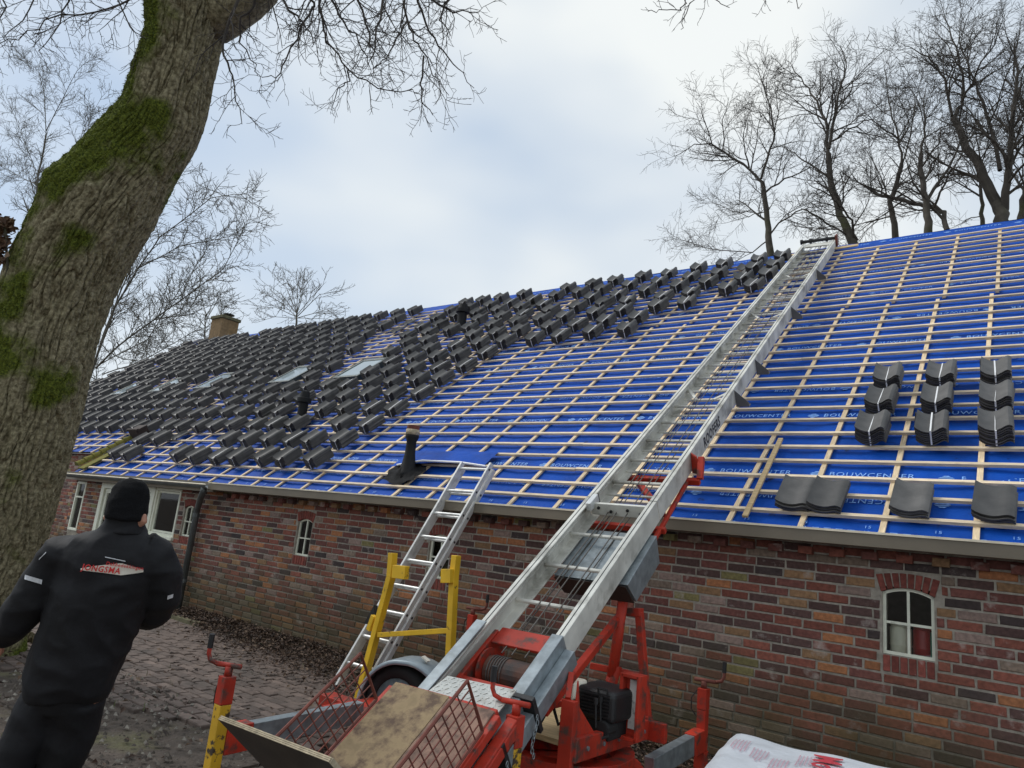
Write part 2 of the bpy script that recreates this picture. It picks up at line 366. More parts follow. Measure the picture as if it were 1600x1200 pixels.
# kerb stones at the wall end of the yard
kerb = MB()
for i in range(5):
    kerb.bx(-14.1+i*0.98, -13.14+i*0.98, 5.52, 5.60, -0.1, 0.045)
ko = kerb.build('kerb', MT['conc'], None, bevel=0.008); tag(ko, kind='structure')
# dead leaves drifted against the wall and over the soil
lf = MB(); r = random.Random(3)
LEAFC = [(0.075, 0.042, 0.027), (0.052, 0.03, 0.02), (0.10, 0.062, 0.038), (0.036, 0.024, 0.018), (0.15, 0.10, 0.065)]
def leaf(x, y, z, sz):
    a = r.uniform(0, 6.28); t = Vector((r.uniform(-.7, .7), r.uniform(-.7, .7), 1)).normalized()
    u_ = Vector((math.cos(a), math.sin(a), 0)); u_ = (u_-t*u_.dot(t)).normalized(); v_ = t.cross(u_)
    c = Vector((x, y, z)); cu = r.uniform(.1, .5)*sz
    lf.add([c-u_*sz, c-u_*sz*.2+v_*sz*.55+t*cu, c+u_*sz, c-u_*sz*.2-v_*sz*.55+t*cu], [(0, 1, 2), (0, 2, 3)], r.choice(LEAFC))
for i in range(15000):
    x = r.uniform(-10.2, -1.5); w = 0.20+0.30*min(1, max(0, (x+9.6)/3.2))
    y = 5.96-abs(r.gauss(0, w)); 
    if y < 4.3: continue
    if y < 5.5 and x < -9.2: continue
    pile = 0.10*max(0, 1-(5.98-y)/0.7)
    leaf(x, y, r.uniform(0.005, 0.03)+pile*r.uniform(.4, 1), r.uniform(.014, .032))
for i in range(1500):
    x = r.uniform(-10, 1); y = r.uniform(1.0, 5.6)
    leaf(x, y, 0.012+max(0, ground_h(x, y)), r.uniform(.015, .035))
lf.build('leaf_litter', MT['leaf'], None).update_tag()
tag(bpy.data.objects['leaf_litter'], 'brown dead leaves drifted along the foot of the brick wall', 'leaves', kind='stuff')
gr_ = MB(); r = random.Random(15)
for i in range(2600):
    x = r.uniform(-9.5, 1.2); y = r.choice([5.97-abs(r.gauss(0, .06)), 5.97-abs(r.gauss(0, .25)), r.uniform(3.0, 5.6)])
    if r.random() < .55 and y < 5.5: x, y = r.uniform(-8.5, -5.5), 2.2+r.gauss(0, .35)
    if noise.noise(Vector((x*1.7, y*1.7, 8))) < .02: continue
    h = r.uniform(.02, .075); a = r.uniform(0, 6.28); w_ = .0022+h*.02; l_ = Vector((math.cos(a), math.sin(a), 0))*h*r.uniform(.2, .8); sd_ = Vector((-math.sin(a), math.cos(a), 0))*w_; b0 = Vector((x, y, max(0, ground_h(x, y)-.02)))
    gr_.add([b0-sd_, b0+sd_, b0+l_*.5+ZV*h*.7+sd_*.6, b0+l_+ZV*h, b0+l_*.5+ZV*h*.7-sd_*.6], [(0, 1, 2, 3, 4)], r.choice([(.07, .09, .025), (.11, .12, .04), (.16, .14, .07), (.05, .07, .02)]))
tag(gr_.build('grass', MT['leaf'], None), 'thin grass and weeds at the wall foot and on the trodden soil', 'grass', kind='stuff')
# crumbs of soil, twigs and stones on the trodden patch
st = MB(); r = random.Random(5)
for i in range(2600):
    x = r.uniform(-7.5, -2.5); y = r.uniform(1.2, 3.6); s_ = r.uniform(.006, .028)
    h = ground_h(x, y)-0.015
    st.add([(x-s_, y, h), (x, y-s_*.8, h), (x+s_, y, h), (x, y+s_*.8, h), (x+r.uniform(-.5, .5)*s_, y, h+s_*r.uniform(.5, 1.1))], [(0, 1, 4), (1, 2, 4), (2, 3, 4), (3, 0, 4)], r.choice([(0.07, 0.055, 0.045), (0.12, 0.1, 0.08), (0.05, 0.04, 0.03), (0.2, 0.18, 0.15)]))
tag(st.build('soil_crumbs', MT['leaf'], None), 'crumbs of dark soil and grit on the trodden ground', 'soil', kind='stuff')

# ------------------------------------------------------------------ barn
barn = thing('barn', 'long low brick barn with a steep half-tiled roof being re-roofed', 'barn', (-8, 6, 0))
D = 6.0; CH = 0.0732; BL = 0.2304
XL, XR, XS = -25.3, 2.2, -15.25         # gable end, right end beyond the frame, step where the left wall sets back
ZT = 1.86
SMALL = [(-0.967, -0.633), (-5.585, -5.27), (-8.03, -7.72), (-10.98, -10.68)]
ZB, ZS, ZA = 1.085, 1.52, 1.565
OPEN = [(a, b, ZB, ZA) for a, b in SMALL] + [(-14.02, -12.06, 0.05, 1.80), (-12.06, -11.16, 1.02, 1.80), (-15.12, -14.72, 0.85, 1.78)]
# wall body (mortar) with real openings
wall = MB()
cuts = sorted(set([XS, XR]+[o[0] for o in OPEN]+[o[1] for o in OPEN]))
for a, b in zip(cuts[:-1], cuts[1:]):
    op = [o for o in OPEN if o[0] <= a+1e-6 and o[1] >= b-1e-6]
    if op:
        o = op[0]; wall.bx(a, b, D+.006, D+.25, -0.1, o[2]-0.002); wall.bx(a, b, D+.006, D+.25, o[3]+0.002, ZT)
    else: wall.bx(a, b, D+.006, D+.25, -0.1, ZT)
wall_o = wall.build('wall', MT['mortar'], barn)
BC = [((0.225, 0.075, 0.052), 30), ((0.165, 0.062, 0.050), 26), ((0.098, 0.054, 0.048), 16), ((0.35, 0.142, 0.062), 10), ((0.27, 0.155, 0.08), 8), ((0.225, 0.165, 0.125), 7), ((0.27, 0.19, 0.16), 6), ((0.20, 0.17, 0.07), 2), ((0.062, 0.044, 0.042), 7)]
def brick_col(r):
    t = r.uniform(0, sum(w for _, w in BC))
    for c, w in BC:
        t -= w
        if t <= 0: break
    k = r.uniform(.82, 1.2); return tuple(v*k for v in c)
def brick_geo(mb, x0, x1, z0, z1, yf, r, col, depth=0.02):
    j = lambda a=.0025: r.uniform(-a, a)
    p = r.uniform(0, .004); e = .0045
    q = [(x0+j(), z0+j()), (x1+j(), z0+j()), (x1+j(), z1+j()), (x0+j(), z1+j())]
    cx, cz = (x0+x1)/2, (z0+z1)/2
    inn = [(x+(e if x < cx else -e)+j(.001), z+(e if z < cz else -e)+j(.001)) for x, z in q]
    back = [Vector((x, yf+depth, z)) for x, z in q]; mid = [Vector((x, yf+e-p, z)) for x, z in q]; fr = [Vector((x, yf-p+j(.0012), z)) for x, z in inn]
    mb.loft([back, mid, fr], col=col)
bricks = []
r = random.Random(11)
EXC = []
for a, b in SMALL:
    EXC += [(a-.012, b+.012, ZB-.122, ZA), (a-.045, b+.045, ZS-.02, ZA+.102)]
for o in OPEN[4:]: EXC.append((o[0]-.005, o[1]+.005, o[2]-(0.08 if o[2] > .5 else 0), o[3]+.02))
course = 0; z = 0.0
while z < ZT-.08:
    z0, z1 = z+.0075, z+CH-.0075
    x = XS+(0 if course % 2 == 0 else BL/2)-r.uniform(0, .02)
    ex = [(a, b) for a, b, c, d in EXC if c < z1-.008 and d > z0+.008]
    if course % 2: spans = [(XS, x-.006)]
    else: spans = []
    while x < XR:
        ln = BL+r.uniform(-.012, .012); spans.append((x+.0075, x+ln-.0075)); x += ln
    for a, b in spans:
        segs = [(a, b)]
        for ea, eb in ex:
            ns = []
            for p, q in segs:
                if q <= ea or p >= eb: ns.append((p, q))
                else:
                    if p < ea-.02: ns.append((p, ea-.004))
                    if q > eb+.02: ns.append((eb+.004, q))
            segs = ns
        for p, q in segs:
            if q-p > .022: bricks.append((p, q, z0, z1))
        for ea, eb, c_, d_ in EXC:                 # slips above and below an opening
            if c_ < z1-.008 and d_ > z0+.008:
                p, q = max(a, ea-.002), min(b, eb+.002)
                if q-p < .02: continue
                if c_-.006-z0 > .016 and .9 < c_ < ZB-.1: bricks.append((p, q, z0, c_-.006))
                if z1-d_-.006 > .016 and ZA+.09 < d_ < 1.75: bricks.append((p, q, d_+.006, z1))
    z += CH; course += 1
ZTOP = z
key = []
for bk in bricks:
    ok, dz = vis(((bk[0]+bk[1])/2, D, (bk[2]+bk[3])/2), 10); key.append((0 if ok else 1, dz, bk))
key.sort()
restb = MB()
for i, (o_, dz, bk) in enumerate(key):
    c = brick_col(r)
    if i < 300:
        b = MB(); brick_geo(b, *bk, D, r, c); b.build('brick', MT['brick'], wall_o)
    else: brick_geo(restb, *bk, D, r, c)
# set-back left wall, plus the outer corner return
lw = MB(); lw.bx(XL, XS-.002, 6.626, 6.86, -0.1, 2.46); lw.bx(XS-.004, XS+.24, D+.25, 6.84, -0.1, 1.9)
z = 0.0; course = 0
while z < 2.40:
    x = -19.5+(0 if course % 2 else BL/2)
    while x < XS-.25:
        brick_geo(restb, x+.006, x+BL-.006, z+.006, z+CH-.006, 6.62, r, brick_col(r)); x += BL
    z += CH; course += 1
lw.build('wall', MT['mortar'], barn)
restb.build('far_bricks', MT['brick'], wall_o, kind='stuff')
# dentil course below the gutter
i = 0; x = -9.85
while x < XR:
    b = MB(); brick_geo(b, x, x+.108, ZTOP-.088, ZTOP-.028, D-.062, r, brick_col(r), depth=.075); b.build('dentil_brick', MT['brick'], wall_o); x += BL
cb = MB(); cb.bx(-9.85, XR, D-.075, D+.2, ZTOP+.002, ZTOP+.07); cb.build('corbel_course', MT['mortar'], wall_o)
# arches and sills of the small windows
for a, b in SMALL:
    n_ = 8; cx = (a+b)/2
    for k in range(n_):
        t0, t1 = k/n_+.012, (k+1)/n_-.012
        w = b-a
        def P(t, top):
            xx = cx+(t-.5)*(w+.02 if not top else w+.09); zz = ZS+(.045*(1-(2*t-1)**2) if not top else .045*(1-(2*t-1)**2)*.6+.122)
            return Vector((xx, D-.002, zz))
        m_ = MB(); m_.prism([P(t0, 0), P(t1, 0), P(t1, 1), P(t0, 1)], (0, .03, 0)); m_.build('arch_brick', MT['arch'], wall_o, bevel=.003, seg=1)
    for k in range(6):
        x0 = a+(b-a)*k/6; m_ = MB(); m_.bx(x0+.005, x0+(b-a)/6-.005, D-.004, D+.05, ZB-.118, ZB-.006); m_.build('sill_brick', MT['arch'], wall_o, bevel=.003, seg=1)
# back wall, gables and floor close the barn
RIDGE_S = 9.22; RIDGE = roofp(0, RIDGE_S)
YB = 2*RIDGE.y-6.0
cl = MB(); cl.bx(XL+.2, XR-.1, YB-.3, YB, -.1, 1.9)
for xg in (XL+.12, XR-.3):
    cl.prism([(xg, 6.9, -.1), (xg, YB-.31, -.1), (xg, YB-.31, 1.75), (xg, RIDGE.y, RIDGE.z-.35), (xg, 6.9, 2.15)], (.22, 0, 0))
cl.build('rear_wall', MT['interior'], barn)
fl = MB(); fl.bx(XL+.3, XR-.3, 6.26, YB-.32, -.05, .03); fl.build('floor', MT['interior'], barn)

# ---- roof
roof = MB()
us = []; x = XL
while x < XR+.01: us.append(x); x += .1455
ss = [-.06+.092*i for i in range(int((RIDGE_S+.06)/.092)+1)]+[RIDGE_S]
CB0 = -0.37; CBP = 0.582
def cover(X, S):
    ph = math.pi*(X-CB0)/CBP; sag = abs(math.sin(ph))
    w = 0.015*noise.noise(Vector((X*1.5, S*2.2, 0)))+0.011*noise.noise(Vector((X*3.2, S*10, 2)))
    lap = 0.006*((S/1.38) % 1.0)
    return -0.022-0.010*sag+w*sag-lap
nu = len(us)
vs = [roofp(X, S, cover(X, S)) for S in ss for X in us]
fs = []
for j in range(len(ss)-1):
    for i in range(nu-1):
        if us[i+1] < XS and ss[j] < 0.80: continue
        fs.append((j*nu+i, j*nu+i+1, (j+1)*nu+i+1, (j+1)*nu+i))
roof.add(vs, fs)
roof_o = roof.build('roof', MT['underlay'], barn, smooth=True)
rb = MB(); e0, e1 = roofp(XL, RIDGE_S, -.03), roofp(XR, RIDGE_S, -.03)
rb.add([e0, e1, (XR, YB+.3, 1.75), (XL, YB+.3, 1.75)], [(0, 1, 2, 3)])
rb.build('rear_roof', MT['tile'], barn)
# boarding under the membrane keeps the loft dark
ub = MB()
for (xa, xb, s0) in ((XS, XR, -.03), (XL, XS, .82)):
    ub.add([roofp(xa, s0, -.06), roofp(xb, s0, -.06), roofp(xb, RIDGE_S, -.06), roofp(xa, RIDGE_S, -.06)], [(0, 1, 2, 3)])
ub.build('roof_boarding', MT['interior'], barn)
r = random.Random(21)
BAT = [.207+.278*i for i in range(31)]
bat_m = {}
for i, s_ in enumerate(BAT):
    x = XL if s_ > .8 else XS+.04
    x += 0.0
    first = r.uniform(1.5, 4.8)
    end = XR
    while x < end-.05:
        ln = min(first, end-x); first = 4.8
        dz = r.uniform(-.008, .008); dz2 = dz+r.uniform(-.006, .006)
        b = MB(); b.bar(roofp(x+.002, s_+dz, .0135), roofp(x+ln-.002, s_+dz2, .0135), .036, .027, RN)
        b.build('batten', MT['batten'], roof_o); x += ln
k = 0; X = CB0+CBP*4
while X > XL+.1:
    for (s0, s1, dx) in ((-.01 if X > XS else .8, 5.40, 0), (5.46, 8.56, .065)):
        b = MB(); xx = X+dx+r.uniform(-.012, .012); x2 = xx+r.uniform(-.012, .012)
        b.bar(roofp(xx, s0, -.011), roofp(x2, s1, -.011), .042, .021, RN); b.build('counter_batten', MT['counter'], roof_o)
    X -= CBP
# printed lettering on the membrane
pm = MB(); r = random.Random(4)
ROWS = [(0.86, 0, -2.62), (0.52, 1, -1.5), (2.02, 0, -1.9), (2.74, 1, -1.56), (3.36, 1, -1.05), (3.98, 0, -.75), (4.9, 1, -1.3), (6.0, 0, -.9), (7.2, 1, -1.2), (8.98, 0, -1.12)]
for s_, flip, x0 in ROWS:
    X = x0-.98*10
    if s_ > 5: X = x0-.98*9
    while X < 1.2:
        def UP(xx, ds): 
            return roofp(xx, s_+ds, cover(xx, s_)+.009)
        sg = -1 if flip else 1
        ux, uy = XV*sg, RU*sg
        o = UP(X, 0)
        c = o+ux*.07+uy*.028+RN*.001
        for kk in range(4):       # the striped diamond mark
            t0 = -.044+kk*.024; t1 = t0+.015; w0 = .105*(1-abs(t0)/.05*.9); w1 = .105*(1-abs(t1)/.05*.9)
            pm.add([c-ux*w0*.6+uy*t0, c+ux*w0*.6+uy*t0, c+ux*w1*.6+uy*t1, c-ux*w1*.6+uy*t1], [(0, 1, 2, 3)])
        put_text(pm, 'BOUWCENTER', .098, o+ux*.17+RN*.001, ux, uy, width=.66)
        X += .98
for kk in range(26):               # lap marks and dashes along the eave
    X = .3-.46*kk
    put_text(pm, '15', .05, roofp(X, .10, cover(X, .1)+.010), XV, RU); put_text(pm, '10', .05, roofp(X, .03, cover(X, .05)+.010), XV, RU)
    for q in range(4):
        xx = X+.1+q*.085; o = roofp(xx, .055, cover(xx, .05)+.010); pm.add([o, o+XV*.05, o+XV*.05+RU*.005, o+RU*.005], [(0, 1, 2, 3)])
pm.build('membrane_print', MT['print'], roof_o)
# verge trim on the gable
vg = MB(); vg.bar(roofp(XL-.03, .75, .03), roofp(XL-.03, RIDGE_S, .03), .2, .14, RN); vg.build('verge', MT['verge'], barn, bevel=.03)
# gutters
gt = MB(); y0, y1 = 5.72, 5.868; z0, z1 = 1.832, 1.924
sec = [(y0, z1), (y0, z0), (y1, z0), (y1, z1+.02), (y1-.006, z1+.02), (y1-.006, z0+.008), (y0+.008, z0+.008), (y0+.008, z1)]
gt.prism([(-9.93, a, b) for a, b in sec], (XR+9.93, 0, 0)); gut = gt.build('gutter', MT['gutter'], barn, bevel=.003)
lp = MB(); lp.bx(-9.93, XR, y0-.008, y0+.014, z1+.001, z1+.017); lp.build('gutter_lip', MT['cream'], gut)
g2 = MB(); rr = .06; cy, cz = 5.70, 1.895
rings = []
for X in (-14.85, -9.88):
    rings.append([Vector((X, cy+rr*math.cos(math.pi+math.pi*k/8), cz+rr*math.sin(math.pi+math.pi*k/8))) for k in range(9)]+[Vector((X, cy+(rr-.005)*math.cos(2*math.pi-math.pi*k/8), cz+(rr-.005)*math.sin(2*math.pi-math.pi*k/8))) for k in range(9)])
g2.loft(rings); gutz = g2.build('gutter', MT['zinc'], barn, smooth=False)
l2 = MB(); l2.tube([(-14.86, cy-rr, cz+.004), (-9.87, cy-rr, cz+.004)], .010, 8); l2.build('gutter_lip', MT['cream'], gutz)
fb = MB(); fb.bx(XS, -9.9, 5.80, 5.84, 1.80, 1.95); fb.build('fascia', MT['gutter'], barn)
sf = MB(); sf.bx(XS, XR, 5.845, 6.0, 1.872, 1.882); sf.build('soffit', MT['gutter'], barn)
dp = MB(); dp.tube([(-10.0, 5.70, 1.86), (-10.0, 5.70, 1.80), (-10.10, 5.74, 1.72), (-10.42, 5.90, 1.55), (-10.46, 5.92, 1.45), (-10.46, 5.92, .02)], .046, 12)
dps = dp.build('downspout', MT['zinc'], barn, smooth=True)
for zz in (1.40, .42): 
    b = MB(); b.tube([(-10.46, 5.92, zz), (-10.46, 5.92, zz+.06)], .053, 12); b.build('pipe_clip', MT['zinc'], dps)
# small arched iron windows
for wi, (a, b) in enumerate(SMALL):
    w = MB(); cx = (a+b)/2; hw = (b-a)/2; yf = D+.035; t = .022
    def arc(q): return ZS+.045*(1-((q-cx)/hw)**2)
    top = [a+(b-a)*k/10 for k in range(11)]
    rings = []
    for q in top:
        rings.append([Vector((q, yf, arc(q))), Vector((q, yf+.03, arc(q))), Vector((q, yf+.03, arc(q)-t)), Vector((q, yf, arc(q)-t))])
    w.loft(rings)
    w.bx(a, a+t, yf, yf+.03, ZB, ZS+.004); w.bx(b-t, b, yf, yf+.03, ZB, ZS+.004); w.bx(a+t, b-t, yf, yf+.03, ZB, ZB+t)
    wo_ = w.build('window', MT['frame'], barn)
    m_ = MB(); m_.bx(cx-.009, cx+.009, yf+.003, yf+.026, ZB+t, ZS+.022); m_.build('glazing_bar', MT['frame'], wo_)
    m_ = MB(); zc = ZB+.225; m_.bx(a+t, b-t, yf+.005, yf+.024, zc-.009, zc+.009); m_.build('glazing_bar', MT['frame'], wo_)
    for (xa, xb) in ((a+t, cx-.009), (cx+.009, b-t)):
        for (za, zb) in ((ZB+t, zc-.009), (zc+.009, ZS+.02)):
            m_ = MB(); m_.bx(xa, xb, yf+.013, yf+.017, za, zb); m_.build('pane', MT['glass'], wo_)
# wide glazed unit and tall window near the set-back
def frame_rect(mb, x0, x1, z0, z1, y, t, dp_):
    mb.bx(x0, x0+t, y, y+dp_, z0, z1); mb.bx(x1-t, x1, y, y+dp_, z0, z1); mb.bx(x0+t, x1-t, y, y+dp_, z0, z0+t); mb.bx(x0+t, x1-t, y, y+dp_, z1-t, z1)
w = MB(); w.bx(-14.02, -13.90, D-.02, D+.1, .05, 1.80); w.bx(-12.12, -11.99, D-.022, D+.1, .05, 1.80); w.bx(-13.90, -12.12, D-.02, D+.1, 1.70, 1.80)
dw = w.build('door_frame', MT['frame'], barn, bevel=.004)
m_ = MB(); m_.bx(-13.90, -12.12, D+.03, D+.034, .06, 1.70); m_.build('pane', MT['glass'], dw)
m_ = MB(); frame_rect(m_, -13.88, -13.02, .06, 1.69, D+.012, .07, .05); frame_rect(m_, -13.0, -12.14, .06, 1.69, D+.012, .07, .05); m_.bx(-13.8, -12.2, D+.018, D+.05, 1.18, 1.21); m_.build('door_leaf', MT['frame'], dw)
w = MB(); frame_rect(w, -11.985, -11.165, 1.03, 1.80, D-.006, .045, .07); w.bx(-12.03, -11.13, D-.05, D+.02, .985, 1.032); wo_ = w.build('window', MT['frame'], barn, bevel=.004)
m_ = MB(); frame_rect(m_, -11.935, -11.215, 1.08, 1.75, D+.02, .03, .03); m_.build('sash', MT['frame'], wo_)
m_ = MB(); m_.bx(-11.9, -11.25, D+.033, D+.037, 1.11, 1.72); m_.build('pane', MT['glass'], wo_)
w = MB(); frame_rect(w, -15.12, -14.72, .85, 1.78, D-.004, .045, .07); w.bx(-15.07, -14.77, D+.0, D+.05, 1.47, 1.50); wo_ = w.build('window', MT['frame'], barn, bevel=.004)
m_ = MB(); m_.bx(-15.08, -14.76, D+.03, D+.034, .89, 1.74); m_.build('pane', MT['glass'], wo_)
# chimney
cp = at(357, 520, RIDGE.y); cX = -23.75
ch = MB(); ch.bx(cX-.36, cX+.36, RIDGE.y-.36, RIDGE.y+.3, RIDGE.z-1.0, RIDGE.z+.62); cho = ch.build('chimney', MT['chimney'], barn)
m_ = MB(); m_.bx(cX-.41, cX+.41, RIDGE.y-.41, RIDGE.y+.35, RIDGE.z+.62, RIDGE.z+.74); m_.build('chimney_cap', MT['conc'], cho, bevel=.02)
m_ = MB(); m_.tube([(cX+.1, RIDGE.y, RIDGE.z+.74), (cX+.1, RIDGE.y, RIDGE.z+.80)], .08, 10); m_.tube([(cX+.1, RIDGE.y, RIDGE.z+.85), (cX+.1, RIDGE.y, RIDGE.z+.88)], .2, 12)
for kk in range(3):
    an = kk*2.1; m_.bar((cX+.1+.07*math.cos(an), RIDGE.y+.07*math.sin(an), RIDGE.z+.79), (cX+.1+.07*math.cos(an), RIDGE.y+.07*math.sin(an), RIDGE.z+.86), .02, .02)
m_.build('cowl', MT['black'], cho)
# rooflights
SKY = [(-11.5, -10.72, 3.86, 4.84), (-13.75, -12.97, 3.86, 4.82), (-16.95, -16.17, 3.86, 4.82), (-19.3, -18.52, 3.86, 4.82), (-21.6, -20.82, 3.86, 4.82)]
for (xa, xb, sa, sb) in SKY:
    w = MB(); ax = (XV, RU, RN); t = .075
    for (x0, x1, s0, s1) in ((xa, xa+t, sa, sb), (xb-t, xb, sa, sb), (xa+t, xb-t, sa, sa+t), (xa+t, xb-t, sb-t*1.4, sb)):
        w.box(roofp((x0+x1)/2, (s0+s1)/2, .05), (x1-x0, s1-s0, .14), ax)
    so_ = w.build('rooflight', MT['skyframe'], barn, bevel=.008)
    m_ = MB(); m_.box(roofp((xa+xb)/2, (sa+sb)/2, .10), (xb-xa-2*t+.01, sb-sa-2.3*t, .012), ax); m_.build('pane', MT['skyglass'], so_)
# vents
def vent(X, s_, h, rad, big):
    b = roofp(X, s_, .0)
    if big:
        m_ = MB(); prof = [(0.0, .15), (.10, .115), (.22, .085), (.36, .066), (.52, .062), (.58, .085), (.66, .085)]
        m_.tube([b+ZV*(z_*h/.66-.05) for z_, _ in prof], [q*rad/.062 for _, q in prof], 18); o = m_.build('roof_vent', MT['vent'], barn, smooth=True)
        m_ = MB(); ax = (XV, RU, RN); n_ = 14
        vs = []; 
        for j in range(n_+1):
            for i_ in range(n_+1):
                uu, vv = (i_/n_-.5), (j/n_-.5); rr_ = math.hypot(uu, vv); z_ = .04+.10*max(0, 1-rr_/.42)**1.6+.012*noise.noise(Vector((uu*9, vv*9, 2)))
                vs.append(b+XV*((uu*.56-.02)*(1+.15*math.sin(vv*9)))+RU*((vv*.42-.02)*(1+.2*math.sin(uu*8+1)))+RN*(z_+.02*noise.noise(Vector((uu*5, vv*5, 4)))))
        m_.add(vs, [(j*(n_+1)+i_, j*(n_+1)+i_+1, (j+1)*(n_+1)+i_+1, (j+1)*(n_+1)+i_) for j in range(n_) for i_ in range(n_)]); m_.build('flashing', MT['lead'], o, smooth=True)
        m_ = MB(); m_.tube([b+ZV*(h-.09), b+ZV*(h-.02)], rad*1.42, 18); m_.build('insulation_collar', MT['plyedge'], o, smooth=True)
        m_ = MB(); m_.tube([b+ZV*(h-.02), b+ZV*(h+.03)], rad*1.30, 16); m_.build('pipe_end', MT['rust'], o)
    else:
        m_ = MB(); m_.tube([b+ZV*(-.1), b+ZV*(h*.62), b+ZV*(h*.64), b+ZV*(h*.78), b+ZV*(h*.80), b+ZV*h], [rad, rad, rad*1.5, rad*1.5, rad*1.1, rad*.9], 16); o = m_.build('roof_vent', MT['vent'], barn)
        m_ = MB(); m_.box(roofp(X, s_-.05, .03), (.34, .42, .03), (XV, RU, RN)); m_.build('base_plate', MT['vent'], o, bevel=.01)
vent(-6.34, .50, .60, .062, True)
vent(-10.4, 2.05, .56, .085, False)
vent(-10.28, 6.75, .55, .105, False)
# loose flap of membrane beside the vent
m_ = MB(); n_ = 16; vs = []
for j in range(n_+1):
    for i_ in range(n_+1):
        uu, vv = i_/n_, j/n_
        vs.append(roofp(-6.75+1.5*uu, .62+.44*vv+.12*uu*(1-vv), .035+.03*abs(noise.noise(Vector((uu*5, vv*3, 1))))+.05*math.sin(uu*3.1)*(1-vv)))
m_.add(vs, [(j*(n_+1)+i_, j*(n_+1)+i_+1, (j+1)*(n_+1)+i_+1, (j+1)*(n_+1)+i_) for j in range(n_) for i_ in range(n_)]); m_.build('membrane_flap', MT['underlay'], roof_o, smooth=True)
m_ = MB(); m_.tube([roofp(-6.6, .62, .07), roofp(-6.2, .70, .10), roofp(-5.6, .72, .08), roofp(-5.2, .70, .05)], .014, 6); m_.build('flap_hem', MT['strap'], roof_o)
# mossy verge of old ridge tiles at the step, dark box above it
mv = thing('mossy_verge_tiles', 'row of mossy yellow-green old ridge tiles running down the roof step', 'ridge tiles', roofp(-15.2, .15))
for k in range(7):
    s0 = .16+k*.165; rings = []
    for q, s_ in enumerate((s0, s0+.175)):
        rad = .085-.012*q; rings.append([roofp(-15.2+rad*math.cos(math.pi*j/8), s_, .05+.012*(1-q)+rad*1.1*math.sin(math.pi*j/8)) for j in range(9)])
    m_ = MB(); m_.loft(rings, cap=True); m_.build('ridge_tile', MT['mosstile'], mv, smooth=False)
m_ = MB(); m_.box(roofp(-14.98, .48, .03), (.30, .72, .03), (XV, RU, RN)); m_.build('mossy_slab', MT['mosstile'], mv, bevel=.012)
db = MB(); db.box(roofp(-15.0, 1.43, .13), (.36, .26, .24), (XV, RU, RN)); db.bar(roofp(-15.24, 1.33, .25), roofp(-14.78, 1.33, .25), .05, .05, RN)
tag(db.build('upstand_box', MT['brown_box'], None, bevel=.01), 'dark brown boxed upstand at the head of the mossy tiles', 'upstand')
# things behind the right window
def drum_obj(name, label, cat, c, rad, h, m1):
    t = thing(name, label, cat, c); c = Vector(c)
    prof = [(0, rad*.95), (.02, rad), (h*.3, rad), (h*.32, rad*1.04), (h*.36, rad*1.04), (h*.38, rad), (h*.93, rad), (h*.97, rad*.92), (h, rad*.9)]
    b = MB(); b.tube([c+ZV*z_ for z_, _ in prof], [q for _, q in prof], 20); b.build('body', m1, t, smooth=True)
    b = MB(); b.tube([c+ZV*h, c+ZV*(h+.02)], rad*.94, 20); b.build('lid', m1, t)
drum_obj('white_drum', 'off-white plastic drum behind the lower left window pane', 'drum', (-.868, D+.155, ZB-.002), .072, .20, MT['beige'])
drum_obj('red_drum', 'dark red plastic drum behind the lower right window pane', 'drum', (-.722, D+.155, ZB-.002), .066, .20, MT['darkred'])
drum_obj('green_bottle', 'small green canister at the right edge of the window', 'canister', (-.655, D+.10, ZB-.002), .018, .17, MT['green'])

# ------------------------------------------------------------------ roof tiles in bundles
TW, TL, TH = 0.238, 0.345, 0.0195
def tile_rings(z, w=TW, L=TL, th=0.0095):
    """curved pan: high left edge, hollow, rounded roll on the right"""
    prof = [(0, .056), (.09, .035), (.20, .016), (.33, .004), (.45, .0), (.56, .006), (.68, .022), (.79, .041), (.88, .049), (.95, .043), (1.0, .028)]
    top = [(p*w-w/2, q) for p, q in prof]; bot = [(p*w-w/2, q-th) for p, q in reversed(prof)]
    rings = []
    for y, dz in ((0, 0), (L*.5, .002), (L, 0)):
        rings.append([Vector((x, y, q+z+dz)) for x, q in top+bot])
    return rings
def raw_mesh(mb, name, m_, smooth=False):
    me = bpy.data.meshes.new(name); me.from_pydata([tuple(v) for v in mb.v], [], mb.f); me.materials.append(m_)
    bm = bmesh.new(); bm.from_mesh(me); bmesh.ops.recalc_face_normals(bm, faces=bm.faces); bm.to_mesh(me); bm.free()
    if smooth:
        me.polygons.foreach_set('use_smooth', [True]*len(me.polygons))
        me.set_sharp_from_angle(angle=math.radians(38))
    return me
NT = 8
def stack_z(k): return .016+k*TH
tm = MB(); tm.loft(tile_rings(0)); TILE = raw_mesh(tm, 'tile', MT['tile'], True)
pm2 = MB(); _pf = [(0, .047), (.10, .028), (.24, .011), (.38, .003), (.5, .0), (.62, .004), (.74, .013), (.84, .018), (.92, .014), (1.0, .002)]
pm2.loft([[Vector((p*.252-.126, y, q)) for p, q in _pf]+[Vector((p*.252-.126, y, q-.013)) for p, q in reversed(_pf)] for y in (0, .2, .40)])
TILE2 = raw_mesh(pm2, 'tile', MT['tile'], True)
def strap_geo(mb, zt, off=0.0):
    w = .0062; x = -.002+off
    path = [(-.004, .012), (-.004, zt+.002), (TL*.5, zt+.005), (TL+.004, zt+.002), (TL+.004, .012)]
    for (y0, z0), (y1, z1) in zip(path[:-1], path[1:]):
        mb.add([(x-w, y0, z0), (x+w, y0, z0), (x+w, y1, z1), (x-w, y1, z1)], [(0, 1, 2, 3)])
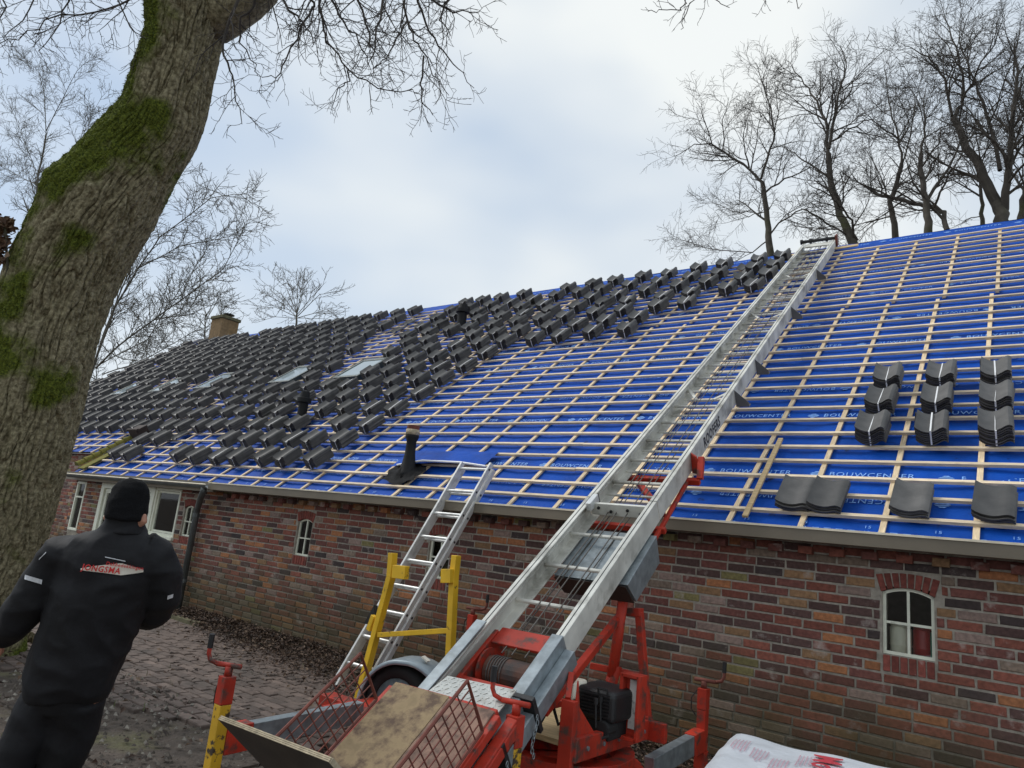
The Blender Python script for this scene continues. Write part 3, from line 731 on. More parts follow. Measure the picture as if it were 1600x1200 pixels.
smb = MB(); strap_geo(smb, stack_z(NT-1)); STRAP = raw_mesh(smb, 'strap', MT['strap'])
wm = MB()
for k in range(NT): wm.loft(tile_rings(stack_z(k)))
WHOLE = raw_mesh(wm, 'tile_bundle', MT['tile'], True)
wq = MB(); wq.v = list(wm.v); wq.f = list(wm.f); wq.c = list(wm.c); nf_ = len(wq.f); strap_geo(wq, stack_z(NT-1))
WHOLE = raw_mesh(wq, 'tile_bundle', MT['tile'], True); WHOLE.materials.append(MT['strap'])
for p_ in WHOLE.polygons:
    if p_.index >= nf_: p_.material_index = 1
RAX = Matrix(((1, RU.x, RN.x), (0, RU.y, RN.y), (0, RU.z, RN.z)))
def pose(X, s_, off, ang=0.0):
    M_ = (RAX @ Matrix.Rotation(ang, 3, 'Z')).to_4x4(); M_.translation = roofp(X, s_, off); return M_
def link(name, me, parent=None):
    o = bpy.data.objects.new(name, me); COL.objects.link(o); o.parent = parent; return o
def bundle(X, s_, label, group, n_t=NT, strap=True, parts=True, ang=0.0, off=.029):
    M_ = pose(X, s_, off, ang); r_ = rng
    if parts:
        e = bpy.data.objects.new('tile_bundle' if strap else 'tile_pile', None); COL.objects.link(e); e.matrix_basis = M_; e.empty_display_size = .1
        tag(e, label, 'tile bundle' if strap else 'tile pile', group)
        if strap and n_t == NT: n_t = NT-(r_.random() < .25)
        for k in range(n_t):
            t = link('tile', TILE if strap else TILE2, e); t.rotation_euler = (0, 0, r_.gauss(0, .012)); t.location = (r_.uniform(-.005, .005), r_.uniform(-.009, .009)+(0 if strap else .012*k), stack_z(k))
        if strap: link('strap', STRAP, e)
        return e
    o = link('tile_bundle', WHOLE); o.matrix_basis = M_; tag(o, label, 'tile bundle', group); return o
# three by three block right of the lift
G1 = 'strapped tile bundles in the block of nine'
cols = [(-1.19, 'left'), (-.72, 'middle'), (-.26, 'right')]
for X, cn in cols:
    for (s_, rn) in ((1.31, 'bottom'), (1.87, 'middle'), (2.43, 'top')):
        bundle(X+rng.uniform(-.012, .012), s_+rng.uniform(-.01, .01), 'white-strapped bundle of dark tiles in the block of nine, %s row' % rn, G1, ang=rng.uniform(-.04, .04))
for X in (-1.62, -1.375, -.78, -.26):
    bundle(X, .19, 'small loose pile of dark curved tiles lying just above the gutter', 'loose piles of tiles above the gutter', n_t=3, strap=False, ang=rng.uniform(-.03, .03))
# the big field left of the lift
field = []
r = random.Random(33)
for j, i in enumerate(range(1, 31, 2)):
    s_ = BAT[i]-.035
    xe = {1: -8.2, 3: -8.2, 5: -8.17, 7: -8.08, 9: -8.02, 11: -7.98, 13: -7.96, 15: -7.9, 17: -5.32, 19: -5.3, 21: -4.62, 23: -3.72, 25: -3.62, 27: -3.58, 29: -3.62}[i]
    X = xe
    while X > XL+.2:
        ok = True
        if i in (1, 3):
            if X < -12.1 and X > -13.35: ok = False
            if X < -14.75: ok = False
            if i == 3 and -12.1 < X < -11.6: ok = False
        for (xa, xb, sa, sb) in SKY:
            if xa-.16 < X < xb+.12 and sa-.36 < s_ < sb-.05: ok = False
        if i >= 17 and -12.55 < X+.02*(i-17) < -11.55: ok = False          # bare strip above the first rooflight
        if i >= 17 and i < 27 and -11.55 < X < -11.2 and i < 20: ok = False
        for (vx, vs_) in ((-6.34, .5), (-10.4, 2.05), (-10.28, 6.75)):
            if abs(X-vx) < .26 and -.45 < s_-vs_ < .25: ok = False
        if r.random() < .02: ok = False
        if ok: field.append((X+r.uniform(-.055, .055), s_+r.uniform(-.03, .03), r.gauss(0, .06), j))
        X -= .61*r.uniform(.97, 1.03) if X < -3.75 or i < 23 else .42
dist = sorted(field, key=lambda q: (roofp(q[0], q[1])-CAM).length)
rs = MB()
ORD = ['lowest', 'second', 'third', 'fourth', 'fifth', 'sixth', 'seventh', 'eighth', 'ninth', 'tenth', 'eleventh', 'twelfth', 'thirteenth', 'fourteenth', 'topmost']
LBL = 'strapped bundle of dark tiles left of the lift, %s row above the gutter'
G2 = 'tile bundles laid out left of the lift'
for k, (X, s_, a, j) in enumerate(dist):
    if k < 285: bundle(X, s_, LBL % ORD[j], G2, parts=(k < 150), ang=a)
    else:
        M_ = pose(X, s_, .029, a)
        rs.add([M_ @ v for v in wm.v], wm.f)
tag(rs.build('tile_bundles', MT['tile'], None), 'mass of far tile bundles towards the chimney end of the roof', 'tile bundles', kind='stuff')
# a few tiles already spread flat
G3 = 'single tiles lying flat among the bundles'
spots = [(-11.3, 2.15), (-11.55, 2.16), (-11.9, 2.7), (-11.0, 3.3), (-10.75, 3.3), (-10.5, 3.32), (-12.2, 3.3), (-12.45, 3.3), (-3.95, 7.7), (-3.95, 7.2), (-4.2, 7.7), (-4.3, 8.2)]
r = random.Random(61)
for k in range(34):
    i_ = r.randrange(4, 28, 2); X = r.uniform(-19, -8.6)
    if not any(a-.35 < X < b+.35 and c-.5 < BAT[i_] < d+.2 for a, b, c, d in SKY): spots.append((X, BAT[i_]))
for X, s_ in spots:
    o = link('roof_tile', TILE); o.matrix_basis = pose(X, s_-.03, .045, rng.gauss(0, .12)); tag(o, 'single dark tile lying flat on the battens between the bundles', 'roof tile', G3)
# one loose slanting lath
b = MB(); b.bar(roofp(-1.965, .06, .0375), roofp(-2.0, 1.43, .0375), .045, .02, RN); tag(b.build('loose_lath', MT['wood'], None), 'loose pale lath laid up the roof across five battens right of the lift', 'lath')

# ------------------------------------------------------------------ roof lift (inclined hoist on a trailer)
LD = Vector((-0.05339019, 0.82338434, 0.564967)); LS = Vector((0.99790434, 0.06470648, 0.0)); LN = LS.cross(LD)
LT = Vector((-3.375, 12.899085, 7.53906))
def LP(a, b, c): return LT - LD*a + LS*b + LN*c
LAX = (LS, LD, LN)
def lbox(mb, a0, a1, b0, b1, c0, c1): return mb.box(LP((a0+a1)/2, (b0+b1)/2, (c0+c1)/2), (abs(b1-b0), abs(a1-a0), abs(c1-c0)), LAX)
lift = thing('roof_lift', 'long aluminium inclined roofing hoist on a red trailer leaning up to the ridge', 'roof lift', (-2.9, 4.0, 0))
W = 0.58
for side in (0, 1):
    def B(x): return x if side == 0 else W-x
    sec = [(0, .02), (.058, .02), (.058, .008), (.010, .006), (.008, -.05), (.018, -.055), (.018, -.067), (.008, -.072), (.010, -.128), (.082, -.130), (.082, -.142), (0, -.142)]
    m_ = MB(); m_.loft([[LP(-.08, B(b), c) for b, c in sec], [LP(9.82, B(b), c) for b, c in sec]]); rl = m_.build('rail', MT['alu'], lift, bevel=.003)
    m_ = MB(); m_.loft([[LP(9.83, B(b), c) for b, c in sec], [LP(13.1, B(b), c) for b, c in sec]]); m_.build('rail', MT['alu'], lift, bevel=.003)
    # galvanised guide sleeves at the foot
    s1 = [(-.012, .045), (.062, .045), (.062, .034), (.0, .034), (.0, -.14), (-.012, -.14)]
    m_ = MB(); m_.loft([[LP(11.40, B(b), c) for b, c in s1], [LP(13.12, B(b), c) for b, c in s1]]); m_.build('guide_sleeve', MT['galv'], lift, bevel=.003)
    if side == 1:
        s2 = [(-.075, -.03), (-.013, -.03), (-.013, -.042), (-.063, -.042), (-.063, -.12), (-.075, -.12)]
        m_ = MB(); m_.loft([[LP(11.42, B(b), c) for b, c in s2], [LP(11.86, B(b), c) for b, c in s2]]); m_.build('guide_sleeve', MT['galv'], lift, bevel=.003)
        m_ = MB(); m_.loft([[LP(11.9, B(b), c) for b, c in s2], [LP(12.16, B(b), c) for b, c in s2]]); m_.build('guide_sleeve', MT['galv'], lift, bevel=.003)
        for aa in (11.865, 12.165):
            m_ = MB(); lbox(m_, aa, aa+.03, B(.06), B(-.085), -.16, .05); m_.build('end_plate', MT['black'], lift, bevel=.003)
for bb in (.031, W-.031):  # thin black strip on each rail top paints in the shade of the gap
    m_ = MB(); lbox(m_, -.05, 11.38, bb-.003, bb+.003, .0195, .0215); m_.build('rail_gap_shade', MT['black'], lift)
a = .35
while a < 11.2:
    m_ = MB(); m_.tube([LP(a, .012, -.09), LP(a, W-.012, -.09)], .014, 8); m_.build('rung', MT['alu'], lift); a += .41
a = .5
while a < 9.6:
    m_ = MB(); m_.tube([LP(a, .02, -.128), LP(a, W-.02, -.128)], .011, 8); m_.build('rung', MT['alu'], lift); a += .41
for a in (2.1, 4.4, 7.3):                        # V braces
    m_ = MB(); m_.bar(LP(a, .03, -.07), LP(a+.3, .2, -.07), .03, .012, LN); m_.bar(LP(a, W-.03, -.07), LP(a+.3, W-.2, -.07), .03, .012, LN); m_.build('brace', MT['alu'], lift)
r = random.Random(9)
for bb in (.20, .27, .36):
    m_ = MB(); m_.tube([LP(11.5, bb, -.08), LP(8, bb-.015, -.055), LP(4, bb+.01, -.05), LP(.1, bb, -.03)], .0045, 5); m_.build('cable', MT['cable'], lift)
for bb in (.15, .32, .43):
    m_ = MB(); m_.tube([LP(11.3, bb, -.16), LP(8, bb+.02, -.13), LP(4, bb-.01, -.12), LP(.1, bb, -.06)], .0045, 5); m_.build('cable', MT['cable'], lift)
# hinge plate with bolts
m_ = MB(); lbox(m_, 9.86, 9.885, .05, W-.05, -.10, .0); hp = m_.build('hinge_plate', MT['alu'], lift, bevel=.003)
for bb, cc in ((.12, -.035), (.22, -.06), (.36, -.04), (.46, -.065)):
    m_ = MB(); m_.tube([LP(9.885, bb, cc), LP(9.897, bb, cc)], .012, 8); m_.build('bolt', MT['black'], hp)
m_ = MB(); lbox(m_, 9.80, 9.95, .045, .09, -.03, .035); m_.build('hinge_block', MT['alu2'], lift, bevel=.004)
m_ = MB(); lbox(m_, 9.72, 9.80, .012, .05, -.12, .012); m_.build('hinge_gap_cover', MT['black'], lift)
# lifting head at the ridge
m_ = MB(); m_.tube([LP(-.03, -.02, .045), LP(-.03, W+.0, .045)], .03, 12); hd = m_.build('head_roller', MT['black'], lift)
for bb in (-.02, .14, .42, W):
    m_ = MB(); m_.tube([LP(-.03, bb-.02, .045), LP(-.03, bb+.02, .045)], .048, 12); m_.build('roller_wheel', MT['black'], lift)
m_ = MB(); lbox(m_, -.06, .10, W-.004, W+.03, -.1, .11); m_.build('head_bracket', MT['rust'], lift, bevel=.006)
m_ = MB(); lbox(m_, .03, .30, .06, W-.06, -.02, .0); m_.build('head_plate', MT['alu'], lift)
# grey sheet brackets on the right rail
for a in (2.33, 4.5, 6.63, 7.55):
    m_ = MB(); m_.prism([LP(a, W+.002, .005), LP(a, W+.002, -.17), LP(a, W+.13, -.17), LP(a, W+.13, -.13)], LD*.006)
    m_.prism([LP(a, W+.002, -.17), LP(a, W+.13, -.17), LP(a-.07, W+.13, -.17), LP(a-.07, W+.002, -.17)], LN*-.005); m_.build('side_bracket', MT['bracket'], lift)
# red eave support
m_ = MB(); m_.bar(LP(9.15, -.03, -.17), LP(9.15, W+.10, -.17), .05, .05, LN); m_.bar(LP(9.15, .12, -.18), LP(9.62, .52, -.22), .045, .05, LN); m_.bar(LP(9.15, W+.0, -.165), LP(10.0, W+.0, -.21), .03, .03, LN); m_.bar(LP(9.85, .0, -.21), LP(9.85, W+.04, -.21), .04, .045, LN)
m_.prism([LP(8.98, W+.003, .015), LP(9.02, W+.003, -.15), LP(9.06, W+.10, -.15), LP(9.02, W+.06, .0)], -LD*.02); m_.bar(LP(9.0, W+.09, -.02), LP(9.14, W+.10, -.15), .04, .05, LS); m_.build('eave_support', MT['red'], lift, bevel=.004)
# lettering on the right rail
m_ = MB(); put_text(m_, 'ROOFERS', .13, LP(8.64, W+.0015, -.112), LD, LN, width=.52, bold=.035); m_.build('lettering', MT['black'], lift)
# grey sheet box under the ladder
m_ = MB(); 
pl = [(10.02, -.15), (10.60, -.17), (10.52, -.36), (10.05, -.36)]
m_.prism([LP(a, .06, c) for a, c in pl], LS*.56); bo = m_.build('guard_box', MT['galv'], lift, bevel=.004)
m_ = MB(); m_.prism([LP(10.612, .07, -.175), LP(10.612, .61, -.175), LP(10.532, .61, -.36), LP(10.532, .07, -.36)], -LD*.006); m_.build('guard_flap', MT['brown_box'], bo)
# winch
m_ = MB(); m_.tube([LP(11.56, .13, -.17), LP(11.56, .50, -.17)], .085, 20); dr = m_.build('winch_drum', MT['drum'], lift, smooth=False)
for bb in (.11, .50):
    m_ = MB(); m_.tube([LP(11.56, bb, -.17), LP(11.56, bb+.014, -.17)], .125, 20); m_.build('drum_flange', MT['red'], dr)
for k in range(6):
    m_ = MB(); bb = .16+k*.018; pts = [LP(11.56+.089*math.cos(t), bb+.009*t/6.28, -.17+.089*math.sin(t)) for t in [j*6.2832/16 for j in range(17)]]; m_.tube(pts, .0045, 5); m_.build('cable_turn', MT['cable'], dr)
m_ = MB(); lbox(m_, 11.34, 11.80, .055, .085, -.24, -.06); lbox(m_, 11.34, 11.80, .535, .565, -.24, -.06); lbox(m_, 11.74, 11.80, .085, .535, -.13, -.06); lbox(m_, 11.30, 11.44, .085, .535, -.09, -.07); m_.build('winch_frame', MT['red'], lift, bevel=.005)
# A-frame, engine and slewing frame
def seg(mb, p, q, rad, n_=12): mb.tube([p, q], rad, n_)
TOP = at(993, 935, 4.6); 
m_ = MB(); seg(m_, at(954, 1075, 4.5), LP(10.42, .52, -.26), .036, 14); m_.build('ram', MT['red'], lift, smooth=True)
m_ = MB(); seg(m_, at(955, 1066, 4.5), at(963, 1040, 4.52), .042, 14); m_.build('ram_collar', MT['red'], lift)
m_ = MB(); m_.bar(at(968, 955, 4.6), at(1003, 957, 4.6), .07, .055); m_.build('frame_head', MT['red'], lift, bevel=.006)
m_ = MB(); m_.bar(at(999, 957, 4.6), at(1011, 1122, 4.6), .05, .05); m_.build('frame_leg', MT['red'], lift, bevel=.005)
m_ = MB(); m_.bar(at(973, 957, 4.6), LP(11.75, W+.02, -.17), .045, .05); m_.build('frame_leg', MT['red'], lift, bevel=.005)
m_ = MB(); m_.bar(at(922, 1040, 4.45), at(1003, 1056, 4.6), .03, .04); m_.build('cross_brace', MT['red'], lift, bevel=.004)
m_ = MB(); m_.bar(at(1008, 1118, 4.6), at(1010, 1134, 4.6), .075, .075); m_.tube([at(1002, 1128, 4.55), at(1016, 1130, 4.62)], .018, 10); m_.build('leg_foot', MT['red'], lift, bevel=.006)
m_ = MB(); m_.box(at(988, 928, 4.58), (.05, .05, .06)); m_.build('pin', MT['yellow'], lift, bevel=.008)
n0, f0 = Vector((-2.0, 3.42, 0)), Vector((-2.14, 4.62, 0))
m_ = MB(); m_.bar(n0+ZV*.60, f0+ZV*.50, .05, .12); m_.build('slew_beam', MT['red'], lift, bevel=.005)
n1, f1 = Vector((-2.62, 3.36, 0)), Vector((-2.74, 4.55, 0))
m_ = MB(); m_.bar(n1+ZV*.60, f1+ZV*.50, .05, .12); m_.build('slew_beam', MT['red'], lift, bevel=.005)
m_ = MB(); m_.bar((-2.0, 4.6, .50), (-2.78, 4.54, .50), .05, .12); m_.build('slew_beam', MT['red'], lift, bevel=.005)
m_ = MB(); 
fd = (f0-n0).normalized()
m_.prism([n0+ZV*.54, n0+ZV*.94+fd*.02, n0+ZV*.80+fd*.06, n0+fd*.34+ZV*.60], Vector((-.012, 0, 0))); m_.bx(-2.07, -1.99, 3.39, 3.43, .50, .84); m_.bar(n0+Vector((-.05, 0, .84)), n0+Vector((-.10, .10, .95)), .03, .03); m_.build('gusset', MT['red'], lift, bevel=.003)
m_ = MB(); m_.bx(-2.60, -2.08, 3.60, 4.30, .545, .575); m_.build('engine_deck', MT['wood'], lift)
ec = (at(915, 1070, 3.9)+at(972, 1140, 3.9))/2
m_ = MB(); m_.box(ec+Vector((-.02, .05, .02)), (.28, .30, .17)); eng = m_.build('engine', MT['black'], lift, bevel=.03, seg=3)
for k in range(7):
    m_ = MB(); m_.box(ec+Vector((-.02, -.104, -.03+k*.018)), (.22, .012, .008)); m_.build('cooling_slat', MT['black'], eng)
m_ = MB(); m_.box(ec+Vector((-.02, .03, -.10)), (.22, .22, .12)); m_.tube([ec+Vector((.06, -.12, -.09)), ec+Vector((.06, .0, -.09))], .045, 12); m_.build('engine_block', MT['rubber'], eng, bevel=.01)
m_ = MB(); m_.box(ec+Vector((-.185, -.07, .075)), (.13, .16, .10)); m_.build('air_filter', MT['beige'], eng, bevel=.015)
pc = (at(985, 1062, 4.0)+at(985, 1147, 4.0))/2
m_ = MB(); 
for (dx, dz, sx, sz) in ((-.055, 0, .02, .36), (.055, 0, .02, .36), (0, .17, .11, .02), (0, -.17, .11, .02)): m_.box(pc+Vector((dx, .02, dz)), (sx, .10, sz))
m_.box(pc+Vector((0, .035, 0)), (.1, .01, .33)); cpn = m_.build('control_panel', MT['red'], lift, bevel=.003)
m_ = MB(); m_.box(pc+Vector((.0, .026, .01)), (.045, .004, .27)); m_.build('sticker', MT['label'], cpn)
TC = Vector((-2.42, 4.02, .37))
m_ = MB(); rings = []
for j in range(37):
    t = 2*math.pi*j/36; e = Vector((math.cos(t), math.sin(t), 0)); rings.append([TC+e*.44+ZV*.0, TC+e*.44+ZV*.07, TC+e*.33+ZV*.07, TC+e*.33])
m_.loft(rings, cap=False); m_.build('slewing_ring', MT['red'], lift, bevel=.004)
m_ = MB(); rings = []
for j in range(37):
    t = 2*math.pi*j/36; e = Vector((math.cos(t), math.sin(t), 0)); rings.append([TC+e*.50-ZV*.08, TC+e*.50-ZV*.01, TC+e*.36-ZV*.01, TC+e*.36-ZV*.08])
m_.loft(rings, cap=False); m_.build('slewing_base', MT['red'], lift, bevel=.004)
m_ = MB(); m_.bx(-2.95, -1.95, 3.55, 4.5, .17, .285); m_.bx(-4.6, -2.95, 3.9, 4.05, .2, .28); m_.bx(-4.2, -3.95, 3.6, 5.2, .24, .32); m_.build('chassis', MT['red'], lift, bevel=.006)
# hoses, chain, fuel tank, exhaust and levers round the engine
m_ = MB(); m_.tube([ec+Vector((-.1, -.1, -.05)), ec+Vector((-.2, -.16, -.12)), ec+Vector((-.28, -.12, -.02)), LP(11.9, .60, -.2)], .011, 8); m_.build('hose', MT['rubber'], lift, smooth=True)
m_ = MB(); m_.tube([ec+Vector((.1, -.1, -.12)), ec+Vector((.02, -.2, -.16)), ec+Vector((-.16, -.18, -.13)), ec+Vector((-.25, -.05, -.1))], .009, 8); m_.build('hose', MT['rubber'], lift, smooth=True)
m_ = MB(); m_.tube([ec+Vector((-.24, .06, -.05)), ec+Vector((-.08, .06, -.05))], .05, 14); m_.build('fuel_tank', MT['galv'], eng, smooth=False)
m_ = MB(); m_.tube([ec+Vector((.02, -.105, .09)), ec+Vector((.02, -.118, .12)), ec+Vector((.08, -.118, .12)), ec+Vector((.08, -.105, .09))], .007, 6); m_.build('pull_handle', MT['black'], eng)
for k in range(3):
    m_ = MB(); p = n0+fd*(.30+.07*k)+ZV*.66; m_.tube([p, p+Vector((-.01, 0, .12))], .006, 6); m_.tube([p+Vector((-.01, 0, .12)), p+Vector((-.01, 0, .15))], .013, 8); m_.build('lever', MT['black'], lift)
for (aa, bb) in ((11.88, W+.085), (12.18, W+.085)):
    m_ = MB(); c0 = LP(aa+.02, bb, -.05)
    for k in range(9):
        q = c0+Vector((.012*math.sin(k*.9), .01*math.cos(k*1.3), -.022*k)); e1, e2 = (XV, ZV) if k % 2 else (YV, ZV)
        m_.tube([q+e1*(.008*math.cos(t))+e2*(.014*math.sin(t)) for t in [j*.7854 for j in range(9)]], .0026, 4)
    m_.build('safety_chain', MT['galv'], lift)
for k in range(5):
    m_ = MB(); p = n0.lerp(f0, .12+.19*k)+ZV*(.60-.1*(.12+.19*k)); m_.tube([p+Vector((.024, 0, 0)), p+Vector((.034, 0, 0))], .013, 6); m_.build('bolt', MT['galv'], lift)
# outriggers: beam, jack and crank
def outrigger(p_in, p_out, ztop, worn, cr, zb):
    m_ = MB(); v = (Vector(p_out)-Vector(p_in)); d_ = v.normalized(); q = Vector(p_out)-d_*.20
    m_.bar(p_in, q, .07, .13); bm_ = m_.build('outrigger_beam', MT['galv'], lift, bevel=.004)
    m_ = MB(); m_.bar(q, Vector(p_out)-d_*.032, .085, .145); m_.build('beam_end', MT['red'], bm_, bevel=.004)
    x, y = p_out[0], p_out[1]
    s_ = .07
    m_ = MB(); m_.bx(x-s_/2, x+s_/2, y-s_/2, y+s_/2, ztop-.145, ztop); jk = m_.build('jack', MT['red'], lift, bevel=.004)
    m_ = MB(); m_.bx(x-s_/2+.002, x+s_/2-.002, y-s_/2+.002, y+s_/2-.002, zb, ztop-.146); m_.build('jack_sleeve', worn, jk, bevel=.004)
    m_ = MB(); m_.bx(x-s_/2-.004, x+s_/2+.004, y-s_/2-.004, y+s_/2+.004, zb-.12, zb-.001); m_.build('jack_collar', MT['red'], jk, bevel=.004)
    m_ = MB(); m_.bx(x-.03, x+.03, y-.03, y+.03, .02, zb-.12); m_.build('jack_leg', MT['galv'], jk)
    m_ = MB(); m_.bx(x-.12, x+.12, y-.12, y+.12, 0.0, .022); m_.build('foot_plate', MT['galv'], jk)
    c = Vector((x, y, ztop)); u_ = Vector(cr).normalized()
    m_ = MB(); m_.tube([c, c+ZV*.05], .022, 10); m_.tube([c-u_*.07+ZV*.055, c+u_*.08+ZV*.055], .014, 8)
    m_.tube([c+u_*.08+ZV*.055, c+u_*.125+ZV*.07, c+u_*.14+ZV*.10, c+u_*.14+ZV*.20], .0125, 8); m_.build('crank', MT['rust'] if worn is not MT['yellow_worn'] else MT['red'], jk, smooth=True)
    m_ = MB(); m_.tube([c+u_*.14+ZV*.13, c+u_*.14+ZV*.205], .016, 8); m_.build('crank_grip', MT['black'], jk)
    m_ = MB(); m_.tube([c+Vector((-.05, 0, -.02)), c+Vector((-.09, 0, -.08)), c+Vector((-.09, 0, -.16)), c+Vector((-.05, 0, -.2))], .004, 5); m_.build('pin_cord', MT['black'], jk)
jl = atz(356, 1056, .735); jf = atz(806, 1117, .80); jr = Vector((-2.03, 5.3, 0))
outrigger((-3.7, 3.5, .40), (jl.x, jl.y, .40), .735, MT['yellow_worn'], (-.62, -.3, 0), .21)
outrigger((-2.3, 3.6, .24), (jf.x, jf.y, .24), .80, MT['yellow_worn'], (-.9, -.2, 0), .26)
outrigger((-2.06, 4.5, .30), (jr.x, jr.y, .36), .70, MT['red'], (.9, .2, 0), .28)
bl = Vector((-4.42, 5.48, 0))
outrigger((-3.9, 4.9, .30), (bl.x, bl.y, .34), .86, MT['red'], (.9, .2, 0), .4)
# wheel and fender
wc = Vector((-4.05, 4.25, .29)); wx = Vector((.25, -.97, 0)).normalized()
wrad = .29
m_ = MB(); u_ = wx.cross(ZV).normalized(); rings = []
for j in range(33):
    t = 2*math.pi*j/32; e = u_*math.cos(t)+ZV*math.sin(t)
    rings.append([wc+e*.19+wx*.075, wc+e*.25+wx*.088, wc+e*.282+wx*.07, wc+e*.29+wx*.03, wc+e*.29-wx*.03, wc+e*.282-wx*.07, wc+e*.25-wx*.088, wc+e*.19-wx*.075])
m_.loft(rings, cap=False); wh = m_.build('wheel', MT['rubber'], lift, smooth=True)
m_ = MB(); rings = []
for rr_, dd in ((.195, .07), (.18, .05), (.12, .045), (.06, .07), (.02, .075)):
    rings.append([wc+(u_*math.cos(2*math.pi*j/24)+ZV*math.sin(2*math.pi*j/24))*rr_+wx*dd for j in range(24)])
m_.loft(rings); m_.build('rim', MT['galv'], wh, smooth=True)
m_ = MB(); rings = []
for j in range(21):
    t = math.radians(-8+196*j/20); e = u_*math.cos(t)+ZV*math.sin(t); R_ = .37+.05*max(0, math.cos(t)*(-1))
    o_ = wc+Vector((.05, 0, -.03))
    rings.append([o_+e*(R_-.035)+wx*.14, o_+e*(R_-.008)+wx*.135, o_+e*R_+wx*.11, o_+e*R_-wx*.13, o_+e*(R_-.008)-wx*.155, o_+e*(R_-.035)-wx*.16, o_+e*(R_-.037)-wx*.15, o_+e*(R_-.012)-wx*.13, o_+e*(R_-.012)+wx*.105, o_+e*(R_-.037)+wx*.13])
m_.loft(rings); fd_ = m_.build('fender', MT['graypaint'], lift, smooth=True)
m_ = MB(); t = math.radians(118); e = u_*math.cos(t)+ZV*math.sin(t); m_.box(wc+e*.405+wx*.03, (.06, .05, .012), (u_*-math.sin(t)+ZV*math.cos(t), wx, e)); m_.build('reflector', MT['logowhite'], fd_)
m_ = MB(); m_.bx(-3.66, -3.60, 4.95, 5.05, .3, .62); m_.bx(-3.76, -3.70, 4.95, 5.05, .3, .62); m_.build('rear_lug', MT['red'], lift, bevel=.006)

# ------------------------------------------------------------------ tile cart riding on the rails
cart = thing('tile_cart', 'plywood tile cart with rusty mesh sides at the foot of the lift', 'cart', LP(12.5, .27, .05))
m_ = MB(); lbox(m_, 12.08, 12.78, -.06, .30, .128, .146); m_.build('deck_board', MT['plypale'], cart, bevel=.002)
m_ = MB(); lbox(m_, 12.09, 12.78, .302, .585, .126, .144); m_.build('deck_board', MT['plyred'], cart, bevel=.002)
m_ = MB()
for bb in (-.075, .60): lbox(m_, 12.10, 12.85, bb-.02, bb+.02, .09, .135)
lbox(m_, 12.06, 12.10, -.05, .58, .09, .126); lbox(m_, 12.45, 12.5, -.05, .58, .085, .125); m_.build('cart_frame', MT['red'], cart, bevel=.004)
for bb, nm in ((-.075, 0), (.60, 1)):
    m_ = MB(); c0, c1 = .15, .44
    m_.tube([LP(12.22, bb, c0), LP(12.22, bb, c1), LP(12.80, bb, c1), LP(12.80, bb, c0), LP(12.22, bb, c0)], .009, 6); ms = m_.build('mesh_frame', MT['rust'], cart)
    m_ = MB()
    for k in range(1, 10): a = 12.22+.058*k; m_.tube([LP(a, bb, c0), LP(a+.03, bb, c1)], .0035, 4)
    for k in range(1, 6): c = c0+k*(c1-c0)/6; m_.tube([LP(12.22, bb, c), LP(12.80, bb, c)], .0035, 4)
    m_.build('wire_mesh', MT['rust'], ms)
m_ = MB(); pa, pb = LP(12.80, -.10, .14), LP(12.95, -.10, .70); v = (pb-pa).normalized(); nn_ = LS.cross(v).normalized()
m_.box((pa+pb)/2+LS*.33, (.66, (pb-pa).length, .02), (LS, v, nn_)); eb = m_.build('end_board', MT['plydark'], cart)
m_ = MB()
for k in range(3): m_.box(pb+LS*.33+v*.0025+nn_*(-.0065+.0065*k), (.66, .005, .005), (LS, v, nn_))
m_.box(pa+(pb-pa)*.5+LS*.6625, (.005, (pb-pa).length, .02), (LS, v, nn_))
m_.build('plywood_edge', MT['plyedge'], eb)
ck = MB(); q = [LP(11.90, .14, .075), LP(11.88, .57, .075), LP(12.14, .57, .10), LP(12.14, .10, .10)]; ck.prism(q, LN*.006)
cko = ck.build('checker_plate', MT['checker'], cart)
m_ = MB()
for i_ in range(14):
    for j in range(9):
        p = q[0].lerp(q[1], (i_+.5)/14).lerp(q[3].lerp(q[2], (i_+.5)/14), (j+.5)/9)+LN*.0075; an = .8 if (i_+j) % 2 else -.8
        d1 = (LS*math.cos(an)+LD*math.sin(an)); d2 = LN.cross(d1); m_.box(p, (.022, .005, .003), (d1, d2, LN))
m_.build('tread_pattern', MT['checker'], cko, kind='stuff')
m_ = MB(); lbox(m_, 12.02, 12.4, .60, .66, -.02, .06); m_.bar(LP(12.05, .64, .02), LP(12.75, .64, .0), .05, .06, LN); m_.build('cart_arm', MT['red'], cart, bevel=.005)
m_ = MB()
for bb in (.03, .55):
    for aa in (12.2, 12.7): m_.tube([LP(aa, bb-.015, .058), LP(aa, bb+.015, .058)], .035, 12)
m_.build('rollers', MT['black'], cart)

